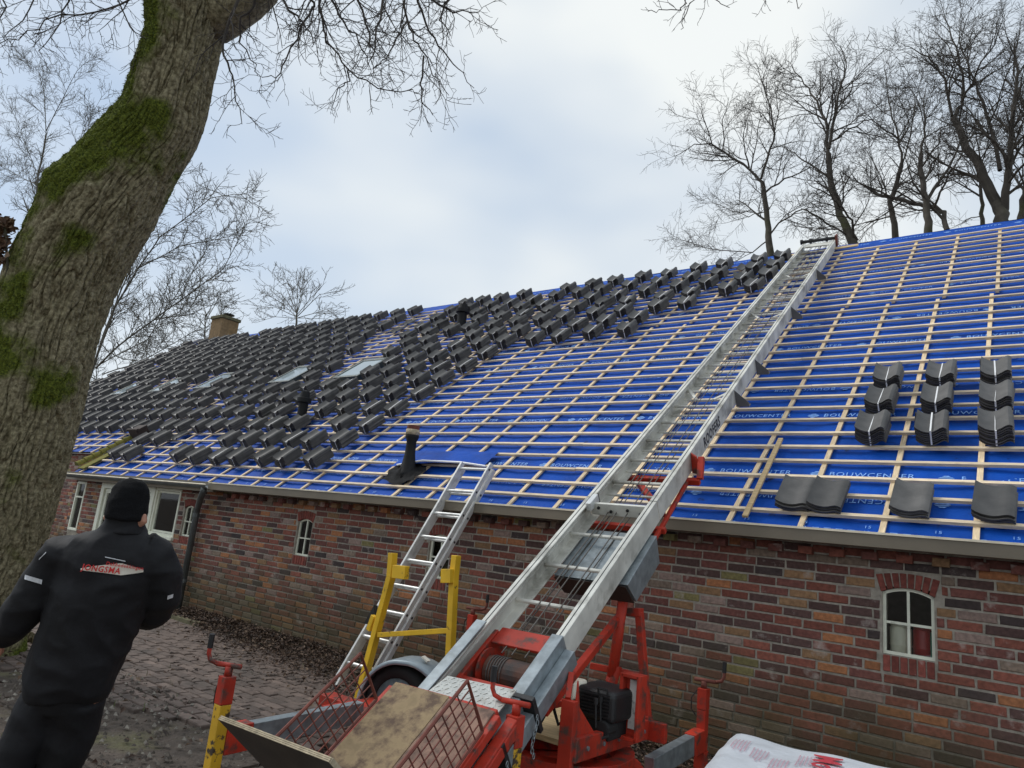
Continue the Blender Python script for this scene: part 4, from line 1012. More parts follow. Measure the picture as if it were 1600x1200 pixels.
# ------------------------------------------------------------------ aluminium ladder against the gutter
f_l = Vector((-5.56, 4.90, 0.0)); t_l = at(727, 728, 5.90); t_r = at(768, 735, 5.90)
lx = Vector((1, .03, 0)).normalized(); ly = (t_l-f_l).normalized(); ln_ = lx.cross(ly).normalized(); Ln = (t_l-f_l).length
ladder = thing('extension_ladder', 'two-part aluminium ladder leaning on the gutter behind the yellow frame', 'ladder', f_l)
def ladp(x, y, n_): return f_l+lx*x+ly*y+ln_*n_
WL = .42
for k, (n_, y0, y1, dx) in enumerate(((0, 0, Ln-.04, 0.0), (-.068, .12, Ln, 0.012))):
    for sx in (0, 1):
        xx = (0+dx) if sx == 0 else WL-dx
        m_ = MB(); m_.box(ladp(xx, (y0+y1)/2, n_*-1), (.026, y1-y0, .058), (lx, ly, ln_)); st_ = m_.build('stile', MT['alu2'], ladder, bevel=.004)
        if sx == 1:
            m_ = MB(); y = .27
            while y < y1-.05: m_.tube([ladp(xx+.012, y, n_*-1), ladp(xx+.0155, y, n_*-1)], .013, 8); y += .28
            m_.build('rung_plugs', MT['black'], st_, kind='stuff')
    y = .27
    while y < y1-.05:
        m_ = MB(); m_.tube([ladp(dx+.01, y, n_*-1), ladp(WL-dx-.01, y, n_*-1)], .015, 10); m_.build('rung', MT['alu2'], ladder); y += .28
for sx in (0, 1):
    m_ = MB(); m_.box(ladp(sx*WL, .02, 0), (.034, .06, .068), (lx, ly, ln_)); m_.build('rubber_foot', MT['black'], ladder, bevel=.006)
# ------------------------------------------------------------------ yellow steel frame
yf = thing('yellow_frame', 'chipped yellow steel support frame standing in front of the brick wall', 'steel frame', (-4.65, 4.9, 0))
YY = 4.9
def ybar(name, pts, w, h, par=None, m_t='yellow'):
    m_ = MB()
    for p, q in zip(pts[:-1], pts[1:]): m_.bar(p, q, w, h, YV)
    return m_.build(name, MT[m_t], par or yf, bevel=.004)
lt, lm, lb = at(614, 864, YY), at(611, 902, YY), at(573, 1045, YY)
lb2 = lb+(lb-lm)*(lb.z/(lm.z-lb.z)); lb2.z = .0
ybar('upright', [lt, lm], .06, .074); ybar('upright', [lm+ZV*.004, lb2], .06, .074)
rt, rm, rb_ = at(713, 868, YY), at(709, 905, YY), at(706, 1030, YY)
rb2 = Vector((rb_.x+.03, YY, 0))
ybar('upright', [rt, rm], .06, .07); ybar('upright', [rm+ZV*.004, rb2], .06, .07)
ybar('cross_bar', [at(593, 992, YY-.002), at(706, 985, YY-.002)], .045, .062)
ybar('top_lug', [at(616, 893, YY-.05), at(636, 895, YY-.05)], .12, .06); ybar('top_lug', [at(692, 900, YY-.05), at(707, 900, YY-.05)], .12, .065)
ybar('side_lug', [at(585, 962, YY), at(577, 985, YY)], .05, .05)
m_ = MB(); m_.prism([at(584, 946, YY+.02), at(568, 975, YY+.02), at(588, 976, YY+.02)], (0, .05, 0)); m_.build('wedge', MT['black'], yf)
m_ = MB(); m_.prism([at(702, 960, YY+.04), at(698, 975, YY+.04), at(712, 975, YY+.04)], (0, .05, 0)); m_.build('wedge', MT['black'], yf)

# ------------------------------------------------------------------ foil-wrapped pallet stack
A_, B_, C_ = Vector((-1.31, 3.83, .8)), Vector((-1.16, 2.9, .8)), Vector((-.42, 4.06, .8))
pallet = thing('wrapped_pallet', 'white foil-wrapped pallet of building material with red print before the wall', 'pallet', (-.8, 3.4, 0))
ex = (C_-A_); ex.z = 0; ey = (B_-A_); ey.z = 0
ey = ey.normalized(); ex = Vector((-ey.y, ey.x, 0)); 
if ex.x < 0: ex = -ex
PW, PD = 1.12, 1.25
n_ = 40; m_ = MB(); vs = []
def pal(u, v_, z): return Vector((A_.x, A_.y, 0))+ex*(u*PW)+ey*(v_*PD)+ZV*z
def paltop(u, v_):
    e = min(u, 1-u, v_, 1-v_); return .80-.035*max(0, 1-e/.06)**2-.05*max(0, u-.6)**1.5+.012*noise.noise(Vector((u*5, v_*6, 0)))+.012*abs(noise.noise(Vector((u*3+v_*5, v_*2, 7))))
for j in range(n_+1):
    for i_ in range(n_+1): vs.append(pal(i_/n_, j/n_, paltop(i_/n_, j/n_)))
fs = [(j*(n_+1)+i_, j*(n_+1)+i_+1, (j+1)*(n_+1)+i_+1, (j+1)*(n_+1)+i_) for j in range(n_) for i_ in range(n_)]
m_.add(vs, fs)
ring = [(i_/n_, 0) for i_ in range(n_)]+[(1, j/n_) for j in range(n_)]+[(1-i_/n_, 1) for i_ in range(n_)]+[(0, 1-j/n_) for j in range(n_)]
rings = []
for zz in (1.0, .7, .35, .18):
    rg = []
    for (u, v_) in ring:
        w_ = .012*noise.noise(Vector((u*7, v_*7, zz*4))) if zz < 1 else 0; cu, cv = u-.5, v_-.5
        rg.append(pal(u+cu*w_*2, v_+cv*w_*2, paltop(u, v_) if zz == 1.0 else zz*.8))
    rings.append(rg+[rg[0]])
m_.loft(rings, cap=False, closed=False)
fo = m_.build('foil_wrap', MT['foil'], pallet, smooth=True)
m_ = MB()
for k in range(3): m_.box(pal(.08+.42*k, .5, .06), (.1, PD*.98, .1), (ex, ey, ZV))
for k in range(7): m_.box(pal(.5, .06+k*.147, .122), (PW, .1, .022), (ex, ey, ZV))
m_.build('pallet_base', MT['wood'], pallet)
def pt(u, v_): return pal(u, v_, paltop(u, v_)+.006)
m_ = MB(); tv, tf = text_geo('Mo', .17, .02); m_.add([pt(.36+v.y/PW, .12+v.x/PD)+ZV*.004 for v in tv], tf)
m_.build('red_lettering', MT['foilprint'], pallet)
m_ = MB(); r = random.Random(8)
for bx_ in range(5):
    for ln__ in range(5):
        u0 = .05+bx_*.085+ln__*.014; v0 = .16+.07*(bx_ % 3)
        L_ = r.uniform(.12, .2)
        for q in range(10):
            va = v0+L_*q/10; vb = va+L_/10*r.uniform(.5, .85); m_.add([pt(u0, va), pt(u0+.006, va), pt(u0+.006, vb), pt(u0, vb)], [(0, 1, 2, 3)])
m_.build('small_print', MT['foilpale'], pallet, kind='stuff')
# plank at the ridge under the lifting head
b = MB(); b.bar(roofp(-3.62, 8.78, .037), roofp(-2.4, 8.80, .037), .13, .018, RN); tag(b.build('ridge_plank', MT['wood'], None), 'pale plank under the top of the lift beside the ridge', 'plank')

# ------------------------------------------------------------------ trees
def wander(p, d, L, n, rn, curl, grav):
    pts = [p]; d = d.normalized()
    for k in range(n):
        d = (d+Vector((rn.gauss(0, curl), rn.gauss(0, curl), rn.gauss(0, curl)+grav))).normalized()
        p = p+d*(L/n); pts.append(p)
    return pts
def grow(mb, pts, r0, r1, level, rn, cfg):
    """tube along pts, then side shoots; cfg: per level (spacing, length range, angle, curl, gravity)"""
    n = len(pts); rad = [r0+(r1-r0)*i/(n-1) for i in range(n)]
    sides = (9, 6, 4, 3, 3)[min(level, 4)]
    mb.tube(pts, rad, sides, cap=False)
    if level >= len(cfg): return
    sp, l0, l1, ang, curl, grav, start = cfg[level]
    Ls = [(pts[i+1]-pts[i]).length for i in range(n-1)]; tot = sum(Ls)
    s = tot*start+rn.uniform(0, sp)
    while s < tot:
        acc = 0
        for i in range(n-1):
            if acc+Ls[i] >= s or i == n-2: break
            acc += Ls[i]
        t = min(1, (s-acc)/max(Ls[i], 1e-6)); p = pts[i].lerp(pts[i+1], t); tg = (pts[i+1]-pts[i]).normalized()
        a = tg.orthogonal().normalized(); a = Matrix.Rotation(rn.uniform(0, 6.283), 3, tg) @ a
        an = math.radians(ang)*rn.uniform(.65, 1.3); d = tg*math.cos(an)+a*math.sin(an)
        fr = s/tot; L = rn.uniform(l0, l1)*(1.15-.65*fr)
        rr = max(cfg_min, min((rad[i]+(rad[i+1]-rad[i])*t)*.62, L*.022))
        grow(mb, wander(p, d, L, 4 if level < 2 else 3, rn, curl, grav), rr, max(cfg_min*.7, rr*.35), level+1, rn, cfg)
        s += sp*rn.uniform(.6, 1.4)
cfg_min = .006
def bare_tree(label, limbs, Y, base_r, seed, cfg, mtw, mtb, group=None, name='bare_tree', depth=1.6, minr=.006, ground_z=0.0):
    """limbs: list of (pixel polyline, radius start, radius end); the first is the trunk and is carried down to the ground"""
    global cfg_min
    cfg_min = minr
    rn = random.Random(seed)
    L3 = []
    for li, (pl, ra, rb__) in enumerate(limbs):
        dy = 0 if li == 0 else rn.uniform(-depth, depth); k = len(pl); out = []
        for i, (x, y) in enumerate(pl):
            out.append(at(x, y, Y+dy*(i/(k-1))))
        fine = []
        for i in range(k-1):
            for t in (0, .34, .67): fine.append(out[i].lerp(out[i+1], t)+Vector((rn.gauss(0, .02), rn.gauss(0, .02), rn.gauss(0, .02)))*(1 if (i or t) else 0))
        fine.append(out[-1]); L3.append((fine, ra*(.56 if li else .9), rb__*.6))
    tr = L3[0][0]; base = Vector((tr[0].x-(tr[1].x-tr[0].x)*.4, tr[0].y, ground_z))
    t = thing(name, label, 'tree', base, group)
    tk = MB(); full = [base, base.lerp(tr[0], .5)+Vector((.05, 0, 0))]+tr; base_r *= .75
    tk.tube(full, [base_r*1.25, base_r*1.05]+[.75*(L3[0][1]+(L3[0][2]-L3[0][1])*i/(len(tr)-1)) for i in range(len(tr))], 12); tk.build('trunk', mtb, t, smooth=True)
    cr = MB()
    for li, (pts, ra, rb__) in enumerate(L3):
        if li == 0:
            grow_side(cr, pts, ra, rb__, rn, cfg)
        else: grow(cr, pts, ra, rb__, 0, rn, cfg)
    cr.build('crown', mtw, t, smooth=True)
    return t
def grow_side(cr, pts, ra, rb__, rn, cfg):
    tmp = MB(); grow(tmp, pts[len(pts)//3:], ra*.6, rb__, 0, rn, cfg); b = len(cr.v); cr.v += tmp.v; cr.f += [tuple(b+i for i in f) for f in tmp.f]; cr.c += tmp.c
def Zp(lst): return [(1000+a/2.667, b/2.667) for a, b in lst]
CF1 = [(.28, .9, 2.2, 42, .16, .05, .10), (.18, .45, 1.15, 45, .2, .04, .08), (.105, .2, .55, 45, .22, .03, .12)]
G4 = 'bare trees behind the ridge'
RT = 21.5
bare_tree('bare dark tree behind the ridge, leftmost of the row by the lift head', [
    (Zp([(545, 1060), (535, 950), (520, 840), (510, 760)]), .17, .12),
    (Zp([(510, 760), (460, 710), (350, 630), (300, 600), (230, 602), (150, 650)]), .085, .015),
    (Zp([(505, 745), (540, 640), (562, 560), (545, 450), (500, 310), (480, 260)]), .08, .012),
    (Zp([(455, 700), (440, 640), (430, 575), (440, 500)]), .05, .012),
    (Zp([(300, 600), (270, 510), (240, 430)]), .04, .012), (Zp([(345, 622), (345, 500), (370, 405)]), .04, .012),
    (Zp([(525, 800), (600, 745), (700, 705), (760, 640)]), .06, .012), (Zp([(530, 880), (450, 900), (350, 860), (300, 840)]), .03, .01),
    (Zp([(535, 1000), (470, 1050), (300, 1040), (200, 1010), (140, 985)]), .04, .01), (Zp([(540, 980), (600, 910), (680, 870), (740, 900), (830, 960)]), .05, .02)],
    RT, .19, 1, CF1, MT['twig'], MT['greybark'], minr=.0048)
bare_tree('bare tree with twin leaning stems rising right behind the lift head', [
    (Zp([(890, 1020), (860, 940), (830, 870), (795, 760), (785, 640)]), .2, .13),
    (Zp([(785, 640), (770, 500), (735, 420), (700, 370), (650, 300), (610, 250)]), .09, .012), (Zp([(787, 620), (815, 470), (838, 350), (860, 280), (835, 190)]), .09, .012),
    (Zp([(795, 590), (850, 555), (930, 505), (990, 500)]), .06, .012), (Zp([(770, 500), (690, 450), (600, 385)]), .05, .012), (Zp([(790, 740), (700, 680), (640, 640), (580, 600)]), .06, .012),
    (Zp([(905, 1000), (880, 920), (840, 865), (800, 830)]), .07, .03), (Zp([(870, 985), (780, 930), (690, 870)]), .06, .02), (Zp([(815, 455), (880, 380), (910, 270)]), .04, .01)],
    RT-.8, .22, 2, CF1, MT['twig'], MT['greybark'], minr=.0048)
bare_tree('slender bare tree with forked top in the middle of the row', [
    (Zp([(1065, 1000), (1050, 900), (1045, 840), (1075, 750), (1090, 680)]), .15, .10),
    (Zp([(1090, 680), (1075, 570), (1040, 450), (1030, 370), (1015, 240)]), .07, .01), (Zp([(1045, 860), (1000, 730), (940, 620)]), .05, .01), (Zp([(1078, 580), (1000, 520), (930, 470)]), .05, .01),
    (Zp([(1090, 690), (1130, 560), (1150, 420), (1170, 330)]), .05, .01), (Zp([(1050, 900), (980, 920), (920, 960)]), .05, .015)],
    RT+1.5, .18, 3, CF1, MT['twig'], MT['greybark'], minr=.0048)
bare_tree('bare tree with a thick sawn-off limb bending left over the ridge', [
    (Zp([(1200, 980), (1198, 900), (1180, 800), (1170, 700), (1172, 640)]), .16, .09),
    (Zp([(1280, 960), (1262, 885), (1200, 868), (1100, 832), (1010, 815), (955, 785)]), .12, .075),
    (Zp([(1172, 640), (1190, 540), (1180, 420), (1200, 330)]), .06, .01), (Zp([(1225, 865), (1275, 760), (1300, 700), (1380, 680)]), .06, .012), (Zp([(1172, 700), (1240, 600), (1260, 480)]), .05, .01), (Zp([(1180, 760), (1110, 690), (1100, 600)]), .04, .01)],
    RT-1.2, .19, 4, CF1, MT['twig'], MT['greybark'], minr=.0048)
bare_tree('tallest bare tree with a great forked trunk behind the right of the ridge', [
    (Zp([(1512, 930), (1505, 880), (1485, 840), (1430, 740), (1380, 640), (1335, 555), (1305, 490)]), .26, .13),
    (Zp([(1510, 905), (1525, 800), (1535, 690), (1548, 560), (1560, 430), (1572, 300), (1560, 180)]), .2, .03),
    (Zp([(1305, 490), (1340, 440), (1352, 340), (1330, 240), (1290, 120), (1250, 0)]), .10, .012), (Zp([(1300, 480), (1270, 330), (1220, 250), (1150, 205), (1090, 180)]), .07, .01),
    (Zp([(1500, 710), (1470, 560), (1430, 430), (1375, 300), (1330, 170), (1340, 40)]), .10, .012), (Zp([(1548, 560), (1480, 480), (1440, 400)]), .06, .012), (Zp([(1540, 690), (1600, 600), (1640, 560)]), .07, .02), (Zp([(1340, 430), (1400, 300), (1480, 180), (1520, 60)]), .06, .01), (Zp([(1380, 640), (1300, 620), (1240, 560)]), .05, .01)],
    RT-.5, .30, 5, CF1, MT['twig'], MT['greybark'], minr=.0048)
bare_tree('short ivy-dark trunk left of the tallest bare tree', [
    (Zp([(1428, 940), (1425, 860), (1418, 760), (1420, 690)]), .10, .06), (Zp([(1420, 700), (1380, 600), (1350, 520)]), .04, .01), (Zp([(1420, 690), (1450, 600), (1440, 500)]), .04, .01), (Zp([(1425, 900), (1360, 915), (1340, 930)]), .03, .01)],
    RT+2.5, .12, 6, CF1, MT['twig'], MT['greybark'], minr=.0048)
bare_tree('bare trunk at the far right end of the row', [
    (Zp([(1592, 930), (1598, 860), (1612, 780), (1640, 600)]), .2, .12), (Zp([(1612, 780), (1560, 680), (1590, 560)]), .05, .01), (Zp([(1640, 600), (1590, 420), (1560, 300), (1590, 60)]), .07, .01)],
    RT+.8, .22, 7, CF1, MT['twig'], MT['greybark'], minr=.0048)
# left of the roof
CF2 = [(.40, 1.2, 2.8, 38, .14, .05, .1), (.27, .6, 1.5, 42, .18, .04, .1), (.19, .3, .75, 42, .2, .03, .15)]
bare_tree('pale bare tree spreading over the chimney end, behind the mossy trunk', [
    ([(120, 700), (128, 660), (135, 600), (150, 560)], .26, .18),
    ([(150, 575), (185, 540), (240, 500), (300, 455), (350, 420), (395, 330)], .10, .015), ([(150, 560), (180, 480), (215, 420), (250, 370), (330, 310), (400, 300)], .11, .015), ([(150, 560), (170, 500), (200, 430), (225, 360), (260, 290), (300, 250)], .10, .015),
    ([(160, 585), (220, 565), (300, 520), (360, 500)], .06, .012), ([(215, 420), (280, 385), (350, 372), (400, 360)], .06, .012), ([(240, 500), (300, 490), (350, 470)], .05, .012), ([(155, 570), (230, 530), (290, 440), (330, 380)], .06, .012)],
    17.0, .3, 21, CF2, MT['twigL'], MT['greybark'], minr=.011)
bare_tree('grey bare tree seen left of the big mossy trunk', [
    ([(52, 480), (56, 400), (55, 330), (60, 270), (72, 210)], .16, .10),
    ([(72, 210), (70, 150), (60, 110), (30, 85)], .06, .012), ([(72, 205), (100, 150), (120, 110), (150, 85)], .06, .012), ([(60, 290), (20, 270), (-20, 240)], .06, .012), ([(112, 300), (118, 250), (130, 200), (160, 150)], .06, .012), ([(58, 330), (100, 300), (112, 270)], .05, .02), ([(60, 280), (30, 200), (10, 150)], .05, .012), ([(130, 205), (170, 190), (185, 150)], .04, .01)],
    16.0, .2, 22, CF2, MT['twigL'], MT['greybark'], minr=.010)
bare_tree('small rounded bare tree far behind the ridge right of the chimney', [
    ([(462, 520), (463, 505), (464, 490)], .16, .12), ([(464, 490), (440, 460), (410, 440)], .07, .015), ([(464, 490), (455, 450), (440, 425)], .07, .015), ([(464, 490), (475, 450), (490, 430)], .07, .015), ([(464, 495), (500, 460), (530, 455)], .07, .015), ([(464, 495), (430, 480), (405, 480)], .06, .015), ([(464, 490), (465, 445), (460, 425)], .06, .015), ([(464, 497), (505, 485), (535, 478)], .06, .015), ([(464, 492), (448, 450), (425, 432)], .06, .015), ([(464, 492), (470, 455), (475, 428)], .06, .015), ([(464, 492), (485, 465), (510, 440)], .06, .015), ([(464, 496), (435, 470), (408, 455)], .06, .015), ([(464, 497), (430, 495), (410, 500)], .05, .015), ([(464, 497), (500, 498), (530, 500)], .05, .015)],
    34.0, .2, 23, [(.8, 1.4, 2.6, 35, .14, .06, .15), (.5, .7, 1.6, 38, .16, .05, .1), (.4, .5, .9, 38, .2, .04, .2)], MT['twigL'], MT['greybark'], minr=.016)
bare_tree('thin bare saplings behind the chimney', [
    ([(318, 545), (320, 520), (322, 490)], .10, .06), ([(322, 490), (310, 450), (318, 425)], .05, .012), ([(322, 500), (345, 460), (350, 440)], .05, .012), ([(320, 510), (290, 470), (285, 440)], .05, .012), ([(322, 495), (335, 470), (330, 430)], .05, .012)],
    24.0, .12, 24, [(.6, .9, 1.6, 32, .14, .06, .15), (.4, .5, 1.0, 38, .16, .05, .1), (.3, .3, .6, 38, .2, .04, .2)], MT['twigL'], MT['greybark'], minr=.012)

# ---- the big leaning mossy tree
TD = 6.9
EDGE = [((-190, 1120), (42, 1110)), ((-165, 1020), (36, 1010)), ((-148, 930), (45, 930)), ((-112, 800), (86, 790)), ((-84, 690), (112, 712)), ((-48, 580), (130, 640)), ((-2, 462), (157, 522)), ((32, 376), (196, 428)), ((79, 292), (250, 335)), ((141, 228), (290, 250)), ((184, 178), (318, 200)), ((210, 110), (338, 112)), ((224, 62), (350, 66)), ((226, 0), (372, 0)), ((222, -60), (400, -60)), ((215, -110), (440, -110))]
cl_, rd_ = [], []
for (a, b) in EDGE:
    A, B = atd(*a, TD), atd(*b, TD); cl_.append((A+B)/2); rd_.append((B-A).length/2*.845)
g0 = cl_[0]+(cl_[0]-cl_[1]).normalized()*((cl_[0].z+.05)/max(.3, (cl_[1]-cl_[0]).normalized().z)); cl_.insert(0, g0); rd_.insert(0, rd_[0]*1.12)
# resample
def resample(pts, rad, step):
    P, R_ = [], []
    def cr(p0, p1, p2, p3, t): return 0.5*((2*p1)+(p2-p0)*t+(2*p0-5*p1+4*p2-p3)*t*t+(3*p1-p0-3*p2+p3)*t**3)
    n = len(pts)
    for i in range(n-1):
        L = (pts[i+1]-pts[i]).length; k = max(1, int(L/step))
        for j in range(k):
            t = j/k; P.append(cr(pts[max(i-1, 0)], pts[i], pts[i+1], pts[min(i+2, n-1)], t)); R_.append(rad[i]+(rad[i+1]-rad[i])*t)
    P.append(pts[-1]); R_.append(rad[-1]); return P, R_
CL, RD = resample(cl_, rd_, .018)
big = thing('mossy_oak', 'huge leaning oak trunk patched with green moss beside the worker', 'tree', (g0.x, g0.y, 0))
NS = 470
KNOB = [(atd(92, 285, TD-.3), .20, .12), (atd(318, 205, TD-.1), .14, .10), (atd(205, 352, TD-.5), .10, .05), (atd(112, 470, TD-.5), .14, .06), (atd(245, 160, TD-.45), .16, .05), (atd(225, 215, TD-.5), .14, .05), (atd(20, 400, TD-.2), .12, .05), (atd(60, 640, TD-.5), .15, .05)]
a_ = (CL[1]-CL[0]).orthogonal().normalized(); vs = []
mossv = []
for i, p in enumerate(CL):
    t = (CL[min(i+1, len(CL)-1)]-CL[max(i-1, 0)]).normalized(); a_ = (a_-t*a_.dot(t)).normalized(); b_ = t.cross(a_)
    h = i*.018
    for j in range(NS):
        an = 2*math.pi*j/NS; e = a_*math.cos(an)+b_*math.sin(an); R_ = RD[i]
        q = p+e*R_
        # fissured bark: ridges running up the trunk, broken and braided
        ca = Vector((math.cos(an)*3.4, math.sin(an)*3.4, h*1.15)); wob = noise.noise(Vector((math.cos(an)*1.5, math.sin(an)*1.5, h*1.6)))*.8
        kk_ = R_/.062
        w1 = .9*noise.noise(Vector((math.cos(an)*4, math.sin(an)*4, h*3.1))); c_, s_n = math.cos(an), math.sin(an)
        f1 = noise.noise(Vector((c_*kk_+w1, s_n*kk_+w1, h*1.7))); f2 = noise.noise(Vector((c_*kk_*1.9-w1+7, s_n*kk_*1.9, h*3.6)))
        fis = math.exp(-(f1/.10)**2); fis2 = math.exp(-(f2/.12)**2)
        disp = -.036*fis-.016*fis2+.012+.026*noise.noise(ca)+.006*noise.noise(Vector((q.x*28, q.y*28, q.z*20)))+.004*noise.noise(q*70)
        kn = 0.0
        for (kp, ks, kh) in KNOB:
            dd = (q-kp).length
            if dd < ks*2: ek = math.exp(-(dd/ks)**2*1.6); disp += kh*ek; kn = max(kn, ek)
        up = -e.dot(CR)*.75+e.z*.35-e.dot(CF)*.12
        mm = noise.fractal(q*1.7, 1.0, 2.0, 4)*.85+up*.62+.20+.32*noise.noise(Vector((q.x*.8, q.y*.8, q.z*1.9+4)))
        mm += .45*max(0, 1-q.z/.9)+.4*kn
        mk = max(0.0, min(1.0, (mm+.05)*1.7)); mossv.append(mk)
        disp = disp*(1-.45*mk)+mk*(.012+.016*noise.noise(q*22))
        vs.append(q+e*disp)
fs = [(i*NS+j, i*NS+(j+1) % NS, (i+1)*NS+(j+1) % NS, (i+1)*NS+j) for i in range(len(CL)-1) for j in range(NS)]
me = bpy.data.meshes.new('trunk'); iw = wmat(big).inverted(); me.from_pydata([tuple(iw @ v) for v in vs], [], fs)
at_ = me.color_attributes.new('Col', 'FLOAT_COLOR', 'POINT'); buf = []
for mk in mossv: buf += [mk, mk, mk, 1]
at_.data.foreach_set('color', buf); me.polygons.foreach_set('use_smooth', [True]*len(me.polygons))
bm_ = bpy.data.materials.new('oak_bark'); bm_.use_nodes = True; n, l = bm_.node_tree.nodes, bm_.node_tree.links; bs = n['Principled BSDF']; bs.inputs['Roughness'].default_value = .95
bs.inputs['Specular IOR Level'].default_value = .2
ge = N(n, 'ShaderNodeNewGeometry'); vc = N(n, 'ShaderNodeVertexColor'); vc.layer_name = 'Col'
n1 = N(n, 'ShaderNodeTexNoise'); n1.inputs['Scale'].default_value = 26; n1.inputs['Detail'].default_value = 6; l.new(ge.outputs['Position'], n1.inputs['Vector'])
c1 = N(n, 'ShaderNodeValToRGB'); c1.color_ramp.elements[0].color = (.115, .098, .055, 1); c1.color_ramp.elements[0].position = .32; c1.color_ramp.elements[1].color = (.40, .355, .225, 1); c1.color_ramp.elements[1].position = .70; l.new(n1.outputs['Fac'], c1.inputs[0])
n2 = N(n, 'ShaderNodeTexNoise'); n2.inputs['Scale'].default_value = 55; n2.inputs['Detail'].default_value = 5; l.new(ge.outputs['Position'], n2.inputs['Vector'])
c2 = N(n, 'ShaderNodeValToRGB'); c2.color_ramp.elements[0].color = (.028, .042, .008, 1); c2.color_ramp.elements[0].position = .3; c2.color_ramp.elements[1].color = (.17, .20, .028, 1); c2.color_ramp.elements[1].position = .72; l.new(n2.outputs['Fac'], c2.inputs[0])
n3 = N(n, 'ShaderNodeTexNoise'); n3.inputs['Scale'].default_value = 22; n3.inputs['Detail'].default_value = 5; l.new(ge.outputs['Position'], n3.inputs['Vector'])
m1 = N(n, 'ShaderNodeMath', operation='MULTIPLY_ADD'); m1.inputs[1].default_value = 1.9; l.new(vc.outputs[0], m1.inputs[0])
m0 = N(n, 'ShaderNodeMath', operation='SUBTRACT'); l.new(n3.outputs['Fac'], m0.inputs[0]); m0.inputs[1].default_value = .95; l.new(m0.outputs[0], m1.inputs[2]); m1.use_clamp = True; n3.inputs['Roughness'].default_value = .7
mi = N(n, 'ShaderNodeMixRGB'); l.new(m1.outputs[0], mi.inputs[0]); l.new(c1.outputs[0], mi.inputs[1]); l.new(c2.outputs[0], mi.inputs[2]); l.new(mi.outputs[0], bs.inputs['Base Color'])
bp = N(n, 'ShaderNodeBump'); bp.inputs['Strength'].default_value = .9; bp.inputs['Distance'].default_value = .02; l.new(n2.outputs['Fac'], bp.inputs['Height']); l.new(bp.outputs[0], bs.inputs['Normal'])
me.materials.append(bm_); to = bpy.data.objects.new('trunk', me); COL.objects.link(to); to.parent = big
mt_ = MB(); r = random.Random(19)
for k in range(60000):
    i_ = r.randrange(len(CL)-2); j_ = r.randrange(NS); q = i_*NS+j_
    if mossv[q] < .55+.3*r.random(): continue
    p = vs[q]; o_ = (p-CL[i_]).normalized(); L_ = r.uniform(.010, .03)
    d_ = (o_+Vector((r.gauss(0, .5), r.gauss(0, .5), r.gauss(-.25, .4)))).normalized()*L_; sd_ = d_.cross(Vector((r.gauss(0, 1), r.gauss(0, 1), r.gauss(0, 1)))).normalized()*.0035
    mt_.add([p-sd_-o_*.004, p+sd_-o_*.004, p+d_], [(0, 1, 2)], r.choice([(.085, .11, .016), (.13, .16, .025), (.05, .075, .012), (.19, .20, .04), (.035, .05, .01)]))
mt_.build('moss', MT['leaf'], big, kind='stuff')
# limbs above the picture and the twigs that hang down from them
cr = MB(); rn = random.Random(77); cfg_min = .0024
def Hp(lst): return [(350+a/3.556, b/3.556) for a, b in lst]
def poly3(pl, d0, d1): 
    k = len(pl); out = [atd(x, y, d0+(d1-d0)*i/(k-1)) for i, (x, y) in enumerate(pl)]; fine = []
    for i in range(k-1):
        for t in (0, .33, .66): fine.append(out[i].lerp(out[i+1], t)+Vector([rn.gauss(0, .012) for _ in range(3)])*(1 if (i or t) else 0))
    return fine+[out[-1]]
lim = MB()
for pl, d0, d1, ra, rb__ in (([(330, 30), (385, 0), (430, -60), (500, -110), (600, -120), (720, -90), (860, -110), (1010, -90), (1150, -60), (1280, -40)], 6.9, 6.2, .24, .05), ([(310, -40), (260, -130), (180, -150), (60, -110), (-60, -90)], 6.9, 6.6, .2, .06), ([(340, -60), (380, -220), (420, -400), (470, -560)], 6.9, 7.1, .33, .15), ([(300, -80), (250, -260), (230, -450)], 6.9, 6.8, .3, .14)):
    lim.tube(poly3(pl, d0, d1), [ra+(rb__-ra)*i/(3*(len(pl)-1)) for i in range(3*(len(pl)-1)+1)], 14)
lim.build('limb', bm_, big, smooth=True)
CFH = [(.12, .18, .60, 42, .2, -.02, .10), (.10, .16, .42, 45, .24, .01, .1), (.07, .06, .17, 50, .25, .05, .1)]
HANG = [[(535, -330), (530, -150), (535, 0), (555, 170), (600, 260), (690, 380), (860, 490), (1040, 505), (1100, 540)], [(600, -330), (590, 0), (640, 90), (730, 200), (790, 320), (815, 390)], [(480, -300), (490, 0), (490, 40), (420, 160), (340, 340), (290, 430), (210, 430)],
        [(1000, -320), (1010, 0), (1015, 120), (1060, 220), (1110, 310), (1170, 410), (1250, 530)], [(1015, 125), (960, 220), (900, 320), (840, 370)], [(1050, -320), (1070, 0), (1150, 180), (1220, 290), (1300, 380), (1390, 490)], [(300, -260), (170, 0), (100, 90), (85, 200), (150, 330), (200, 420)],
        [(120, -100), (0, 200), (10, 320), (50, 420), (70, 560), (100, 690)], [(740, -320), (750, 0), (800, 190), (830, 260), (890, 320)], [(640, 100), (720, 0), (760, -120), (770, -300)][::-1], [(1090, -300), (1150, 0), (1280, 60), (1420, 65)], [(900, -300), (890, 0), (850, 160), (820, 300), (830, 420)], [(690, 380), (690, 440), (640, 500), (600, 600)], [(1110, 310), (1100, 480), (1100, 560), (1160, 640)], [(350, -250), (330, 0), (400, 100), (460, 150), (500, 250)], [(1300, -250), (1250, 0), (1200, 100), (1260, 200)]]
for pl in HANG:
    d = rn.uniform(5.9, 6.9); grow(cr, poly3(Hp(pl), d, d+rn.uniform(-.3, .3)), .014 if pl[0][1] < 0 else .009, .003, 0, rn, CFH)
